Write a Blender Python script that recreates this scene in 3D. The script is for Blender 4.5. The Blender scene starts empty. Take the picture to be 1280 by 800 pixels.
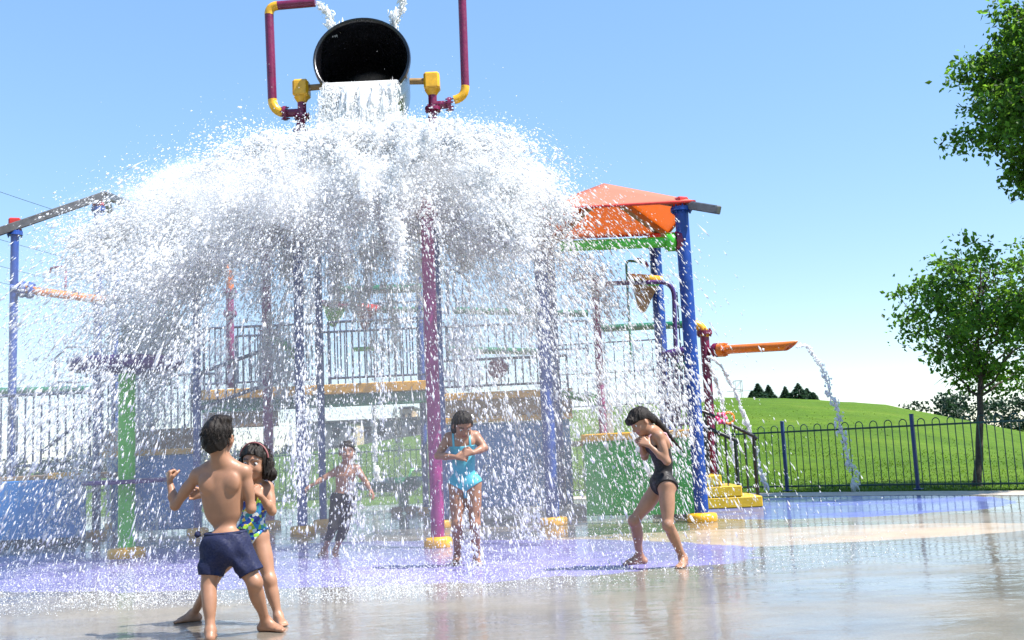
import bpy, math, random
import numpy as np
rnd = random.Random(11)
rng = np.random.default_rng(11)
PI = math.pi
SC = bpy.context.scene
COL = SC.collection
V = lambda *a: np.array(a, dtype=float)

# ------------------------------------------------------------------ camera
FPX = 1270.0; PITCH = math.atan(162/1270.0); ROLL = math.radians(2.6); CAM_H = 1.0
CF = V(0, math.cos(PITCH), math.sin(PITCH))
_r0 = V(1, 0, 0); _u0 = V(0, -math.sin(PITCH), math.cos(PITCH))
CR = _r0*math.cos(ROLL) - _u0*math.sin(ROLL)
CU = _u0*math.cos(ROLL) + _r0*math.sin(ROLL)
def ray(px, py): return CF*FPX + CR*(px-640) - CU*(py-400)
def gp(px, py, z=0.0):          # where a sight line meets a level plane
    d = ray(px, py); t = (z-CAM_H)/d[2]; return V(0, 0, CAM_H) + d*t
def at(px, py, Y):              # where a sight line meets the plane y = Y
    d = ray(px, py); return V(0, 0, CAM_H) + d*(Y/d[1])

cam = bpy.data.cameras.new('camera'); cam_o = bpy.data.objects.new('camera', cam); COL.objects.link(cam_o)
cam.sensor_fit = 'HORIZONTAL'; cam.sensor_width = 36.0; cam.lens = 36.0*FPX/1280
cam.clip_start = 0.1; cam.clip_end = 6000
from mathutils import Matrix, Vector
M = Matrix(((CR[0], CU[0], -CF[0], 0), (CR[1], CU[1], -CF[1], 0), (CR[2], CU[2], -CF[2], CAM_H), (0, 0, 0, 1)))
cam_o.matrix_world = M
SC.camera = cam_o

# ------------------------------------------------------------------ light
SUN_EL = math.radians(57); SUN_DIR = V(0.93, -0.36, 0); SUN_DIR /= np.linalg.norm(SUN_DIR)
sd = SUN_DIR*math.cos(SUN_EL) + V(0, 0, math.sin(SUN_EL))
w = bpy.data.worlds.new('World'); SC.world = w; w.use_nodes = True
nt = w.node_tree; nt.nodes.clear()
sky = nt.nodes.new('ShaderNodeTexSky'); sky.sky_type = 'NISHITA'; sky.sun_disc = False
sky.sun_elevation = SUN_EL; sky.sun_rotation = math.atan2(SUN_DIR[0], SUN_DIR[1])
sky.air_density = 1.0; sky.dust_density = 0.0; sky.ozone_density = 5.0; sky.altitude = 0
bg = nt.nodes.new('ShaderNodeBackground'); bg.inputs[1].default_value = 0.15
out = nt.nodes.new('ShaderNodeOutputWorld')
gm = nt.nodes.new('ShaderNodeGamma'); gm.inputs[1].default_value = 0.5
hs_ = nt.nodes.new('ShaderNodeHueSaturation'); hs_.inputs['Saturation'].default_value = 1.5; hs_.inputs['Hue'].default_value = 0.505; hs_.inputs['Value'].default_value = 1.16
nt.links.new(sky.outputs[0], gm.inputs[0]); nt.links.new(gm.outputs[0], hs_.inputs['Color']); nt.links.new(hs_.outputs[0], bg.inputs[0]); nt.links.new(bg.outputs[0], out.inputs[0])
sun = bpy.data.lights.new('sun', 'SUN'); sun.energy = 3.5; sun.angle = math.radians(0.55); sun.color = (1.0, 0.955, 0.89)
sun_o = bpy.data.objects.new('sun', sun); COL.objects.link(sun_o)
sun_o.rotation_euler = Vector(sd).to_track_quat('Z', 'Y').to_euler(); sun_o.location = (20, 5, 30)
SC.view_settings.view_transform = 'Standard'; SC.view_settings.look = 'None'
SC.view_settings.exposure = 1.6; SC.view_settings.gamma = 1; SC.view_settings.use_curve_mapping = False
SC.cycles.transparent_max_bounces = 48; SC.cycles.max_bounces = 24; SC.cycles.diffuse_bounces = 20; SC.cycles.transmission_bounces = 20; SC.cycles.volume_bounces = 14
SC.cycles.caustics_reflective = False; SC.cycles.caustics_refractive = False
SC.cycles.use_denoising = True

# ------------------------------------------------------------------ materials
def newmat(name):
    m = bpy.data.materials.new(name); m.use_nodes = True
    nt = m.node_tree; nt.nodes.clear()
    o = nt.nodes.new('ShaderNodeOutputMaterial')
    return m, nt, o
def node(nt, t, **kw):
    n = nt.nodes.new(t)
    for k, v in kw.items(): setattr(n, k, v)
    return n
def noise(nt, scale, detail=4, rough=0.55, vec=None, stretch=None):
    tc = node(nt, 'ShaderNodeTexCoord'); src = tc.outputs['Object']
    if stretch is not None:
        mp = node(nt, 'ShaderNodeMapping'); mp.inputs['Scale'].default_value = stretch
        nt.links.new(src, mp.inputs[0]); src = mp.outputs[0]
    n = node(nt, 'ShaderNodeTexNoise'); n.inputs['Scale'].default_value = scale
    n.inputs['Detail'].default_value = detail; n.inputs['Roughness'].default_value = rough
    nt.links.new(src, n.inputs['Vector']); return n
def ramp(nt, src, stops):
    r = node(nt, 'ShaderNodeValToRGB'); e = r.color_ramp.elements
    while len(e) > 2: e.remove(e[-1])
    for i, (p, c) in enumerate(stops):
        el = e[i] if i < 2 else e.new(p)
        el.position = p; el.color = (c, c, c, 1) if not hasattr(c, '__len__') else (*c, 1)
    nt.links.new(src, r.inputs[0]); return r
def scl(c, f): return tuple(min(1, x*f) for x in c)
def paint(name, c, rough=0.3, metal=0.0, wear=0.25, scale=6.0, coat=0.0, bump=0.0):
    m, nt, o = newmat(name)
    b = node(nt, 'ShaderNodeBsdfPrincipled')
    n = noise(nt, scale, 6, 0.65); r = ramp(nt, n.outputs[0], [(0.3, scl(c, 1-wear)), (0.72, scl(c, 1+wear*0.6))])
    nt.links.new(r.outputs[0], b.inputs['Base Color'])
    n2 = noise(nt, scale*3.1, 5); r2 = ramp(nt, n2.outputs[0], [(0.3, max(0.03, rough*0.7)), (0.75, min(1, rough*1.5))])
    nt.links.new(r2.outputs[0], b.inputs['Roughness'])
    b.inputs['Metallic'].default_value = metal; b.inputs['Coat Weight'].default_value = coat
    b.inputs['Coat Roughness'].default_value = 0.06
    if bump:
        bp = node(nt, 'ShaderNodeBump'); bp.inputs['Strength'].default_value = bump; bp.inputs['Distance'].default_value = 0.01
        nt.links.new(n2.outputs[0], bp.inputs['Height']); nt.links.new(bp.outputs[0], b.inputs['Normal'])
    nt.links.new(b.outputs[0], o.inputs[0]); return m
def wetpad(name, patches):
    """wet concrete with soft-edged coloured rubber patches (cx, cy, rx, ry, rot, colour, colour2)"""
    m, nt, o = newmat(name); L = nt.links.new
    b = node(nt, 'ShaderNodeBsdfPrincipled')
    n = noise(nt, 0.9, 8, 0.62); r = ramp(nt, n.outputs[0], [(0.33, (0.185, 0.165, 0.132)), (0.68, (0.30, 0.265, 0.213))])
    cur = r.outputs[0]; tc = node(nt, 'ShaderNodeTexCoord'); nw = noise(nt, 1.1, 6, 0.6); nf = noise(nt, 1.7, 7, 0.65)
    wetm = None
    for (cx, cy, rx, ry, rot, c1, c2, dry) in patches:
        mp = node(nt, 'ShaderNodeMapping'); mp.vector_type = 'TEXTURE'
        mp.inputs['Location'].default_value = (cx, cy, 0); mp.inputs['Rotation'].default_value = (0, 0, rot); mp.inputs['Scale'].default_value = (rx, ry, 1)
        L(tc.outputs['Object'], mp.inputs[0]); ln = node(nt, 'ShaderNodeVectorMath', operation='LENGTH'); L(mp.outputs[0], ln.inputs[0])
        ad = node(nt, 'ShaderNodeMath', operation='MULTIPLY_ADD'); L(nw.outputs[0], ad.inputs[0]); ad.inputs[1].default_value = 0.30; L(ln.outputs['Value'], ad.inputs[2])
        mk = node(nt, 'ShaderNodeMapRange'); mk.inputs['From Min'].default_value = 1.16; mk.inputs['From Max'].default_value = 1.142; L(ad.outputs[0], mk.inputs[0])
        cr = ramp(nt, nf.outputs[0], [(0.32, c1), (0.68, c2)])
        mx = node(nt, 'ShaderNodeMix', data_type='RGBA'); L(mk.outputs[0], mx.inputs[0]); L(cur, mx.inputs[6]); L(cr.outputs[0], mx.inputs[7]); cur = mx.outputs[2]
        dm = node(nt, 'ShaderNodeMath', operation='MULTIPLY'); L(mk.outputs[0], dm.inputs[0]); dm.inputs[1].default_value = dry
        if wetm is None: wetm = dm.outputs[0]
        else:
            mxx = node(nt, 'ShaderNodeMath', operation='MAXIMUM'); L(wetm, mxx.inputs[0]); L(dm.outputs[0], mxx.inputs[1]); wetm = mxx.outputs[0]
    ns = noise(nt, 70, 3, 0.7); rs = ramp(nt, ns.outputs[0], [(0.35, 0.74), (0.7, 1.0)])
    mx = node(nt, 'ShaderNodeMix', data_type='RGBA', blend_type='MULTIPLY'); mx.inputs[0].default_value = 1
    L(cur, mx.inputs[6]); L(rs.outputs[0], mx.inputs[7]); L(mx.outputs[2], b.inputs['Base Color'])
    nm = noise(nt, 0.42, 6, 0.62, stretch=(0.8, 1.5, 1)); rm = ramp(nt, nm.outputs[0], [(0.36, 0.35), (0.52, 1.0)])
    sb = node(nt, 'ShaderNodeMath', operation='SUBTRACT'); sb.use_clamp = True; L(rm.outputs[0], sb.inputs[0]); L(wetm, sb.inputs[1])
    L(sb.outputs[0], b.inputs['Coat Weight'])
    rr_ = ramp(nt, nm.outputs[0], [(0.3, 0.55), (0.6, 0.3)]); L(rr_.outputs[0], b.inputs['Roughness'])
    b.inputs['Coat IOR'].default_value = 1.38; b.inputs['Coat Roughness'].default_value = 0.018; b.inputs['Specular IOR Level'].default_value = 0.3
    nr = noise(nt, 3.4, 4, 0.5, stretch=(0.8, 1.7, 1.0)); nr.inputs['Distortion'].default_value = 0.9
    nr2 = noise(nt, 11.0, 3, 0.5, stretch=(1.0, 1.3, 1.0))
    ad = node(nt, 'ShaderNodeMath', operation='MULTIPLY_ADD'); L(nr2.outputs[0], ad.inputs[0]); ad.inputs[1].default_value = 0.22; L(nr.outputs[0], ad.inputs[2])
    bp = node(nt, 'ShaderNodeBump'); bp.inputs['Strength'].default_value = 0.42; bp.inputs['Distance'].default_value = 0.012
    L(ad.outputs[0], bp.inputs['Height']); L(bp.outputs[0], b.inputs['Coat Normal'])
    bp2 = node(nt, 'ShaderNodeBump'); bp2.inputs['Strength'].default_value = 0.25; bp2.inputs['Distance'].default_value = 0.004
    L(ns.outputs[0], bp2.inputs['Height']); L(bp2.outputs[0], b.inputs['Normal'])
    L(b.outputs[0], o.inputs[0]); return m
def translucent(name, c, ct, frac, rough=0.5, var=0.35, scale=2.0, spec=0.3):
    m, nt, o = newmat(name)
    b = node(nt, 'ShaderNodeBsdfPrincipled'); t = node(nt, 'ShaderNodeBsdfTranslucent')
    g = node(nt, 'ShaderNodeNewGeometry')
    r = ramp(nt, g.outputs['Random Per Island'], [(0.0, scl(c, 1-var)), (1.0, scl(c, 1+var))])
    r2 = ramp(nt, g.outputs['Random Per Island'], [(0.0, scl(ct, 1-var)), (1.0, scl(ct, 1+var))])
    nt.links.new(r.outputs[0], b.inputs['Base Color']); nt.links.new(r2.outputs[0], t.inputs['Color'])
    b.inputs['Roughness'].default_value = rough; b.inputs['Specular IOR Level'].default_value = spec
    mx = node(nt, 'ShaderNodeMixShader'); mx.inputs[0].default_value = frac
    nt.links.new(b.outputs[0], mx.inputs[1]); nt.links.new(t.outputs[0], mx.inputs[2]); nt.links.new(mx.outputs[0], o.inputs[0])
    return m
def waterdrop(name, clear):
    # aerated water: part scattering foam, part clear liquid
    m, nt, o = newmat(name)
    b = node(nt, 'ShaderNodeBsdfPrincipled'); b.inputs['Base Color'].default_value = (0.99, 0.995, 1.0, 1)
    b.inputs['Roughness'].default_value = 0.18; b.inputs['IOR'].default_value = 1.33
    t = node(nt, 'ShaderNodeBsdfTranslucent'); t.inputs['Color'].default_value = (0.99, 0.995, 1.0, 1)
    gl = node(nt, 'ShaderNodeBsdfTransparent'); gl.inputs[0].default_value = (0.96, 0.98, 1, 1)
    gs = node(nt, 'ShaderNodeBsdfGlossy'); gs.inputs['Roughness'].default_value = 0.05
    fr = node(nt, 'ShaderNodeFresnel'); fr.inputs[0].default_value = 1.33
    m1 = node(nt, 'ShaderNodeMixShader'); m1.inputs[0].default_value = 0.52
    nt.links.new(b.outputs[0], m1.inputs[1]); nt.links.new(t.outputs[0], m1.inputs[2])
    m2 = node(nt, 'ShaderNodeMixShader'); nt.links.new(fr.outputs[0], m2.inputs[0])
    nt.links.new(gl.outputs[0], m2.inputs[1]); nt.links.new(gs.outputs[0], m2.inputs[2])
    m3 = node(nt, 'ShaderNodeMixShader')
    g = node(nt, 'ShaderNodeNewGeometry')
    r = ramp(nt, g.outputs['Random Per Island'], [(0.0, max(0, clear*0.5)), (1.0, min(1, clear*1.5))])
    nt.links.new(r.outputs[0], m3.inputs[0])
    nt.links.new(m1.outputs[0], m3.inputs[1]); nt.links.new(m2.outputs[0], m3.inputs[2]); nt.links.new(m3.outputs[0], o.inputs[0])
    return m

MAT = dict(
    blue=paint('blue_paint', (0.002, 0.045, 0.27), 0.38, wear=0.35, coat=0.05),
    bluewall=paint('blue_wall_paint', (0.004, 0.19, 0.56), 0.42, wear=0.22, scale=1.6, coat=0.08),
    greenwall=paint('green_wall_paint', (0.004, 0.35, 0.035), 0.42, wear=0.25, scale=2.0, coat=0.08),
    magenta=paint('magenta_paint', (0.26, 0.018, 0.145), 0.32, wear=0.3, coat=0.15),
    maroon=paint('maroon_paint', (0.17, 0.010, 0.055), 0.3, wear=0.3, coat=0.12),
    yellow=paint('yellow_paint', (0.78, 0.40, 0.012), 0.35, wear=0.3, scale=9, coat=0.2),
    stepyellow=paint('step_yellow_paint', (0.60, 0.36, 0.008), 0.45, wear=0.22, scale=11, bump=0.2),
    green=paint('green_paint', (0.06, 0.46, 0.025), 0.3, wear=0.25, coat=0.15),
    darkgreen=paint('dark_green_paint', (0.014, 0.17, 0.075), 0.25, wear=0.3, coat=0.4),
    purple=paint('purple_paint', (0.055, 0.022, 0.14), 0.3, wear=0.3, coat=0.15),
    red=paint('red_paint', (0.50, 0.03, 0.02), 0.3, wear=0.25),
    orange=paint('orange_paint', (0.75, 0.19, 0.015), 0.25, wear=0.2, coat=0.4),
    brown=paint('tan_deck_board', (0.34, 0.20, 0.07), 0.5, wear=0.4, scale=5, bump=0.2),
    steel=paint('galvanised_steel', (0.16, 0.165, 0.18), 0.4, metal=0.6, wear=0.35, scale=8),
    greybeam=paint('grey_beam', (0.075, 0.075, 0.08), 0.45, metal=0.3, wear=0.4, scale=5),
    black=paint('black_paint', (0.012, 0.012, 0.014), 0.3, wear=0.2),
    railing=paint('dark_railing_paint', (0.025, 0.04, 0.10), 0.35, wear=0.3),
    bucketout=paint('bucket_shell', (0.02, 0.022, 0.035), 0.25, wear=0.4, coat=0.5),
    bucketin=paint('bucket_inside', (0.006, 0.006, 0.008), 0.22, wear=0.3),
    fencegreen=paint('fence_green_paint', (0.008, 0.055, 0.05), 0.35, wear=0.3),
    fenceblue=paint('fence_blue_paint', (0.015, 0.05, 0.16), 0.35, wear=0.3),
    foot=paint('concrete_path', (0.47, 0.40, 0.32), 0.8, wear=0.2, scale=3, bump=0.3),
    plinth=paint('pale_concrete', (0.52, 0.50, 0.46), 0.6, wear=0.25, scale=5),
    flower=paint('pink_plastic', (0.7, 0.08, 0.2), 0.4, wear=0.2),
    bark=paint('bark', (0.055, 0.042, 0.032), 0.85, wear=0.5, scale=14, bump=0.7),
    leaf=translucent('ash_leaf', (0.046, 0.112, 0.017), (0.18, 0.36, 0.028), 0.5, var=0.65),
    needle=translucent('conifer_needles', (0.022, 0.058, 0.028), (0.035, 0.09, 0.03), 0.3, var=0.5),
    farleaf=translucent('far_leaf', (0.022, 0.05, 0.028), (0.04, 0.085, 0.035), 0.3, var=0.5),
    blade=translucent('grass_blade', (0.06, 0.12, 0.004), (0.10, 0.195, 0.006), 0.45, var=0.3),
    lump=waterdrop('thick_foam', 0.06), foam=waterdrop('foaming_water', 0.22),
    drop=waterdrop('falling_drops', 0.36),
    clear=waterdrop('clear_stream', 0.2),
    pour=waterdrop('pouring_sheet', 0.22),
)

# ------------------------------------------------------------------ mesh helpers
def link(o, parent=None):
    COL.objects.link(o)
    if parent is not None: o.parent = parent
    return o
def tag(o, label=None, cat=None, group=None, kind=None):
    if label: o['label'] = label
    if cat: o['category'] = cat
    if group: o['group'] = group
    if kind: o['kind'] = kind
    return o
def thing(name, loc, label, cat, group=None):
    o = bpy.data.objects.new(name, None); COL.objects.link(o); o.location = [float(x) for x in loc]
    o.empty_display_size = 0.2
    return tag(o, label, cat, group)
def np_mesh(name, verts, faces, mat, smooth=True, parent=None):
    """faces: (n,3) or (n,4) int array, world coordinates"""
    verts = np.asarray(verts, dtype=np.float32); faces = np.asarray(faces, dtype=np.int32)
    if parent is not None: verts = verts - np.array(parent_origin(parent), dtype=np.float32)
    me = bpy.data.meshes.new(name); nf, k = faces.shape
    me.vertices.add(len(verts)); me.vertices.foreach_set('co', verts.ravel())
    me.loops.add(nf*k); me.loops.foreach_set('vertex_index', faces.ravel())
    me.polygons.add(nf); me.polygons.foreach_set('loop_start', np.arange(0, nf*k, k, dtype=np.int32))
    me.polygons.foreach_set('use_smooth', np.full(nf, smooth, dtype=bool))
    me.update(calc_edges=True); me.materials.append(mat)
    return link(bpy.data.objects.new(name, me), parent)
def parent_origin(p):
    o = np.zeros(3)
    while p is not None: o = o + np.array(p.location); p = p.parent
    return o
def unit(v):
    v = np.asarray(v, float); n = np.linalg.norm(v); return v/n if n > 1e-9 else v
def frame(d):
    d = unit(d); a = V(0, 0, 1) if abs(d[2]) < 0.95 else V(1, 0, 0)
    u = unit(np.cross(a, d)); return u, np.cross(d, u), d
class MB:
    def __init__(s): s.v = []; s.f = []; s.sm = []
    def add(s, vs, fs, smooth):
        b = len(s.v); s.v += [tuple(map(float, v)) for v in vs]
        for f in fs: s.f.append([b+i for i in f]); s.sm.append(smooth)
    def box(s, c, size, rz=0.0, bev=0.0, ax=None):
        c = np.asarray(c, float)
        if ax is None: ax = (V(math.cos(rz), math.sin(rz), 0), V(-math.sin(rz), math.cos(rz), 0), V(0, 0, 1))
        hx, hy, hz = size[0]/2, size[1]/2, size[2]/2
        b = min(bev if bev else 0.12*min(hx, hy, hz), 0.9*min(hx, hy, hz))
        # bevelled box: three rings of corners
        pts = {}
        vs = []
        for sx in (-1, 1):
            for sy in (-1, 1):
                for sz in (-1, 1):
                    for k in range(3):
                        o = [hx-b, hy-b, hz-b]; o[k] += b
                        pts[(sx, sy, sz, k)] = len(vs)
                        vs.append(c + ax[0]*sx*o[0] + ax[1]*sy*o[1] + ax[2]*sz*o[2])
        fs = []
        P = pts
        for k in range(3):
            i, j = [q for q in range(3) if q != k]
            for sg in (-1, 1):
                q = []
                for a_, b_ in ((-1, -1), (1, -1), (1, 1), (-1, 1)):
                    t = [0, 0, 0]; t[k] = sg; t[i] = a_; t[j] = b_; q.append(P[(*t, k)])
                fs.append(q)
            for a_ in (-1, 1):
                for b_ in (-1, 1):
                    t0 = [0, 0, 0]; t1 = [0, 0, 0]; t0[k] = -1; t1[k] = 1; t0[i] = t1[i] = a_; t0[j] = t1[j] = b_
                    fs.append([P[(*t0, i)], P[(*t1, i)], P[(*t1, j)], P[(*t0, j)]])
        for sx in (-1, 1):
            for sy in (-1, 1):
                for sz in (-1, 1): fs.append([P[(sx, sy, sz, k)] for k in range(3)])
        s.add(vs, fs, False)
    def tube(s, pts, r, n=12, caps=True, smooth=True):
        pts = [np.asarray(p, float) for p in pts]; m = len(pts)
        rs = r if hasattr(r, '__len__') else [r]*m
        u, v, d = frame(pts[1]-pts[0]); vs = []; fs = []
        for i in range(m):
            t = unit(pts[min(i+1, m-1)]-pts[max(i-1, 0)])
            u = unit(u - t*np.dot(u, t)); v = np.cross(t, u)
            for k in range(n):
                a = 2*PI*k/n; vs.append(pts[i] + (u*math.cos(a)+v*math.sin(a))*rs[i])
        for i in range(m-1):
            for k in range(n):
                fs.append([i*n+k, i*n+(k+1) % n, (i+1)*n+(k+1) % n, (i+1)*n+k])
        s.add(vs, fs, smooth)
        if caps: s.add(vs[:n], [list(range(n))[::-1]], False); s.add(vs[-n:], [list(range(n))], False)
    def cyl(s, a, b, r, n=20, r2=None): s.tube([a, b], [r, r if r2 is None else r2], n)
    def lathe(s, c, prof, n=24, ax=V(0, 0, 1), smooth=True):
        u, v, d = frame(ax); vs = []; fs = []; c = np.asarray(c, float)
        for r, z in prof:
            for k in range(n):
                a = 2*PI*k/n; vs.append(c + d*z + (u*math.cos(a)+v*math.sin(a))*r)
        for i in range(len(prof)-1):
            for k in range(n): fs.append([i*n+k, i*n+(k+1) % n, (i+1)*n+(k+1) % n, (i+1)*n+k])
        s.add(vs, fs, smooth)
    def flange(s, c, ax, r, t, n=20, bolts=6):
        ax = unit(ax); c = np.asarray(c, float)
        s.cyl(c-ax*t/2, c+ax*t/2, r, n)
        u, v, d = frame(ax)
        for k in range(bolts):
            a = 2*PI*k/bolts; p = c+(u*math.cos(a)+v*math.sin(a))*r*0.8
            s.cyl(p-ax*t*1.1, p+ax*t*1.1, r*0.09, 6)
    def obj(s, name, mat, parent=None):
        me = bpy.data.meshes.new(name); o = parent_origin(parent)
        me.from_pydata([(v[0]-o[0], v[1]-o[1], v[2]-o[2]) for v in s.v], [], s.f)
        me.polygons.foreach_set('use_smooth', s.sm); me.update()
        me.materials.append(mat)
        return link(bpy.data.objects.new(name, me), parent)
def arc(c, a, b, n=8):
    """quarter bend from c+a to c+b round the corner c+a+b (points go a -> b)"""
    return [c + a + b - b*math.cos(t) - a*math.sin(t) for t in np.linspace(0, PI/2, n)]
def bend(p0, corner, p1, r, n=7):
    d0 = unit(p0-corner); d1 = unit(p1-corner); q = []
    for t in np.linspace(0, 1, n):
        a = corner+d0*r; b = corner+d1*r
        q.append(a*(1-t)**2 + corner*2*t*(1-t) + b*t*t)
    return q
# ------------------------------------------------------------------ ground and land
def sheet(name, poly, z, mat, parent=None):
    me = bpy.data.meshes.new(name); me.from_pydata([(float(x), float(y), z) for x, y in poly], [], [list(range(len(poly)))])
    me.update(); me.materials.append(mat); return link(bpy.data.objects.new(name, me), parent)
def blob(cx, cy, rx, ry, rot, n=72, wob=0.07, seed=1):
    q = random.Random(seed); ph = [q.uniform(0, 6.3) for _ in range(4)]; out = []
    for i in range(n):
        a = 2*PI*i/n; k = 1+wob*math.sin(2*a+ph[0])+wob*0.6*math.sin(3*a+ph[1])+wob*0.3*math.sin(5*a+ph[2])
        x, y = rx*k*math.cos(a), ry*k*math.sin(a)
        out.append((cx+x*math.cos(rot)-y*math.sin(rot), cy+x*math.sin(rot)+y*math.cos(rot)))
    return out
FENCE = [(13.0, 11.3), (11.1, 13.2), (8.95, 15.85), (6.89, 17.85), (5.0, 19.28), (3.0, 20.6), (0.8, 21.85), (-2.07, 23.0), (-4.4, 23.2), (-6.8, 23.2), (-9.2, 23.0)]
back = [(x-0.28 if i < 5 else x-0.15, y-0.42) for i, (x, y) in enumerate(FENCE)]
path_in = [(x-0.75, y-1.5) for x, y in FENCE]
pad = [(-60, -12), (16, -12), (16, 9.0)] + path_in + [(-60, 21.3)]
PUR = ((0.20, 0.18, 0.42), (0.285, 0.26, 0.50))
sheet('splash_pad', pad, 0.0, wetpad('wet_concrete', [
    (4.4, 14.9, 2.5, 2.3, 0.1, (0.10, 0.125, 0.36), (0.15, 0.18, 0.44), 0.4),
    (2.2, 10.7, 3.1, 1.0, -0.05, (0.40, 0.31, 0.22), (0.53, 0.42, 0.31), 0.4),
    (-2.5, 10.35, 4.75, 2.0, -0.25, PUR[0], PUR[1], 0.38)])).__setitem__('kind', 'structure')
strip = [(16.2, 9.6)] + back + [(-60, 22.7)] + [(-60, 21.3)] + path_in[::-1] + [(16.2, 9.0)]
sheet('footpath', strip, 0.004, MAT['foot'])['kind'] = 'structure'
XS = np.concatenate([np.linspace(-1500, -90, 14), np.linspace(-80, 80, 130), np.linspace(90, 1500, 14)])
YS = np.concatenate([np.linspace(-300, 12, 8), np.linspace(15, 110, 120), np.linspace(118, 3000, 22)])
def hill(x, y):
    cx = np.interp(x*60.0/np.maximum(y, 30), [-40, -22, -10, -4.7, 3, 12, 17, 21.7, 26, 30, 36, 60], [0.2, 0.8, 1.6, 2.2, 3.05, 3.45, 3.1, 2.6, 1.6, 0.55, 0.0, 0.0])
    t = np.clip((y-20.5)/40.0, 0, 1); up = t*t*(3-2*t)*0.45+0.55*np.sin(t*PI/2)
    dn = np.clip((y-62)/55.0, 0, 1); dn = dn*dn*(3-2*dn)
    return cx*up*(1-dn) - 0.025 - 1.6*dn
gx, gy = np.meshgrid(XS, YS, indexing='ij')
gz = hill(gx, gy) + np.where((gy > 24) & (gy < 120), 0.05*np.sin(gx*0.7)*np.sin(gy*0.43+1)+0.03*np.sin(gx*1.9+gy*0.8), 0)
nxv, nyv = gx.shape
idx = np.arange(nxv*nyv).reshape(nxv, nyv)
fq = np.stack([idx[:-1, :-1], idx[1:, :-1], idx[1:, 1:], idx[:-1, 1:]], -1).reshape(-1, 4)
m, nt, o = newmat('lawn_grass')
b = node(nt, 'ShaderNodeBsdfPrincipled'); b.inputs['Roughness'].default_value = 0.85; b.inputs['Specular IOR Level'].default_value = 0.15
n1 = noise(nt, 0.35, 6, 0.6); n2 = noise(nt, 7.0, 8, 0.75, stretch=(1, 0.55, 1))
r1 = ramp(nt, n1.outputs[0], [(0.3, (0.052, 0.11, 0.005)), (0.5, (0.072, 0.14, 0.006)), (0.66, (0.09, 0.155, 0.009)), (0.82, (0.15, 0.165, 0.028))])
n3 = noise(nt, 0.9, 4, 0.6, stretch=(0.25, 1.6, 1)); r3 = ramp(nt, n3.outputs[0], [(0.35, 0.86), (0.65, 1.1)])
r2 = ramp(nt, n2.outputs[0], [(0.28, 0.5), (0.5, 0.95), (0.75, 1.15)])
m3_ = node(nt, 'ShaderNodeMix', data_type='RGBA', blend_type='MULTIPLY'); m3_.inputs[0].default_value = 1; nt.links.new(r2.outputs[0], m3_.inputs[6]); nt.links.new(r3.outputs[0], m3_.inputs[7])
mx = node(nt, 'ShaderNodeMix', data_type='RGBA', blend_type='MULTIPLY'); mx.inputs[0].default_value = 1
nt.links.new(r1.outputs[0], mx.inputs[6]); nt.links.new(m3_.outputs[2], mx.inputs[7]); nt.links.new(mx.outputs[2], b.inputs['Base Color'])
bp = node(nt, 'ShaderNodeBump'); bp.inputs['Strength'].default_value = 0.6; bp.inputs['Distance'].default_value = 0.06
nt.links.new(n2.outputs[0], bp.inputs['Height']); nt.links.new(bp.outputs[0], b.inputs['Normal'])
nt.links.new(b.outputs[0], o.inputs[0])
np_mesh('lawn', np.stack([gx, gy, gz], -1).reshape(-1, 3), fq, m)['kind'] = 'structure'

# grass blades growing behind the fence
def fence_y(x):
    xs = [p[0] for p in FENCE][::-1]; ys = [p[1] for p in FENCE][::-1]
    return np.interp(x, xs, ys)
N = 60000
bx = rng.uniform(-9, 16, N); dd = rng.exponential(5.0, N); by = fence_y(bx) - 0.36 + dd
keep = by < 46; bx, by = bx[keep], by[keep]; N = len(bx)
bz = hill(bx, by); h = rng.uniform(0.012, 0.03, N)*(1+by/60.0); a = rng.uniform(0, 2*PI, N); wd = 0.004+0.0004*by
lx, ly = rng.normal(0, 0.8, N)*h, rng.normal(0, 0.8, N)*h
vs = np.empty((N, 3, 3)); ca, sa = np.cos(a)*wd, np.sin(a)*wd
vs[:, 0] = np.stack([bx-ca, by-sa, bz-0.01], -1); vs[:, 1] = np.stack([bx+ca, by+sa, bz-0.01], -1); vs[:, 2] = np.stack([bx+lx, by+ly, bz+h], -1)
tag(np_mesh('grass', vs.reshape(-1, 3), np.arange(N*3).reshape(-1, 3), MAT['blade'], smooth=False), 'green mown grass on the lawn behind the fence', 'grass', kind='stuff')

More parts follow.
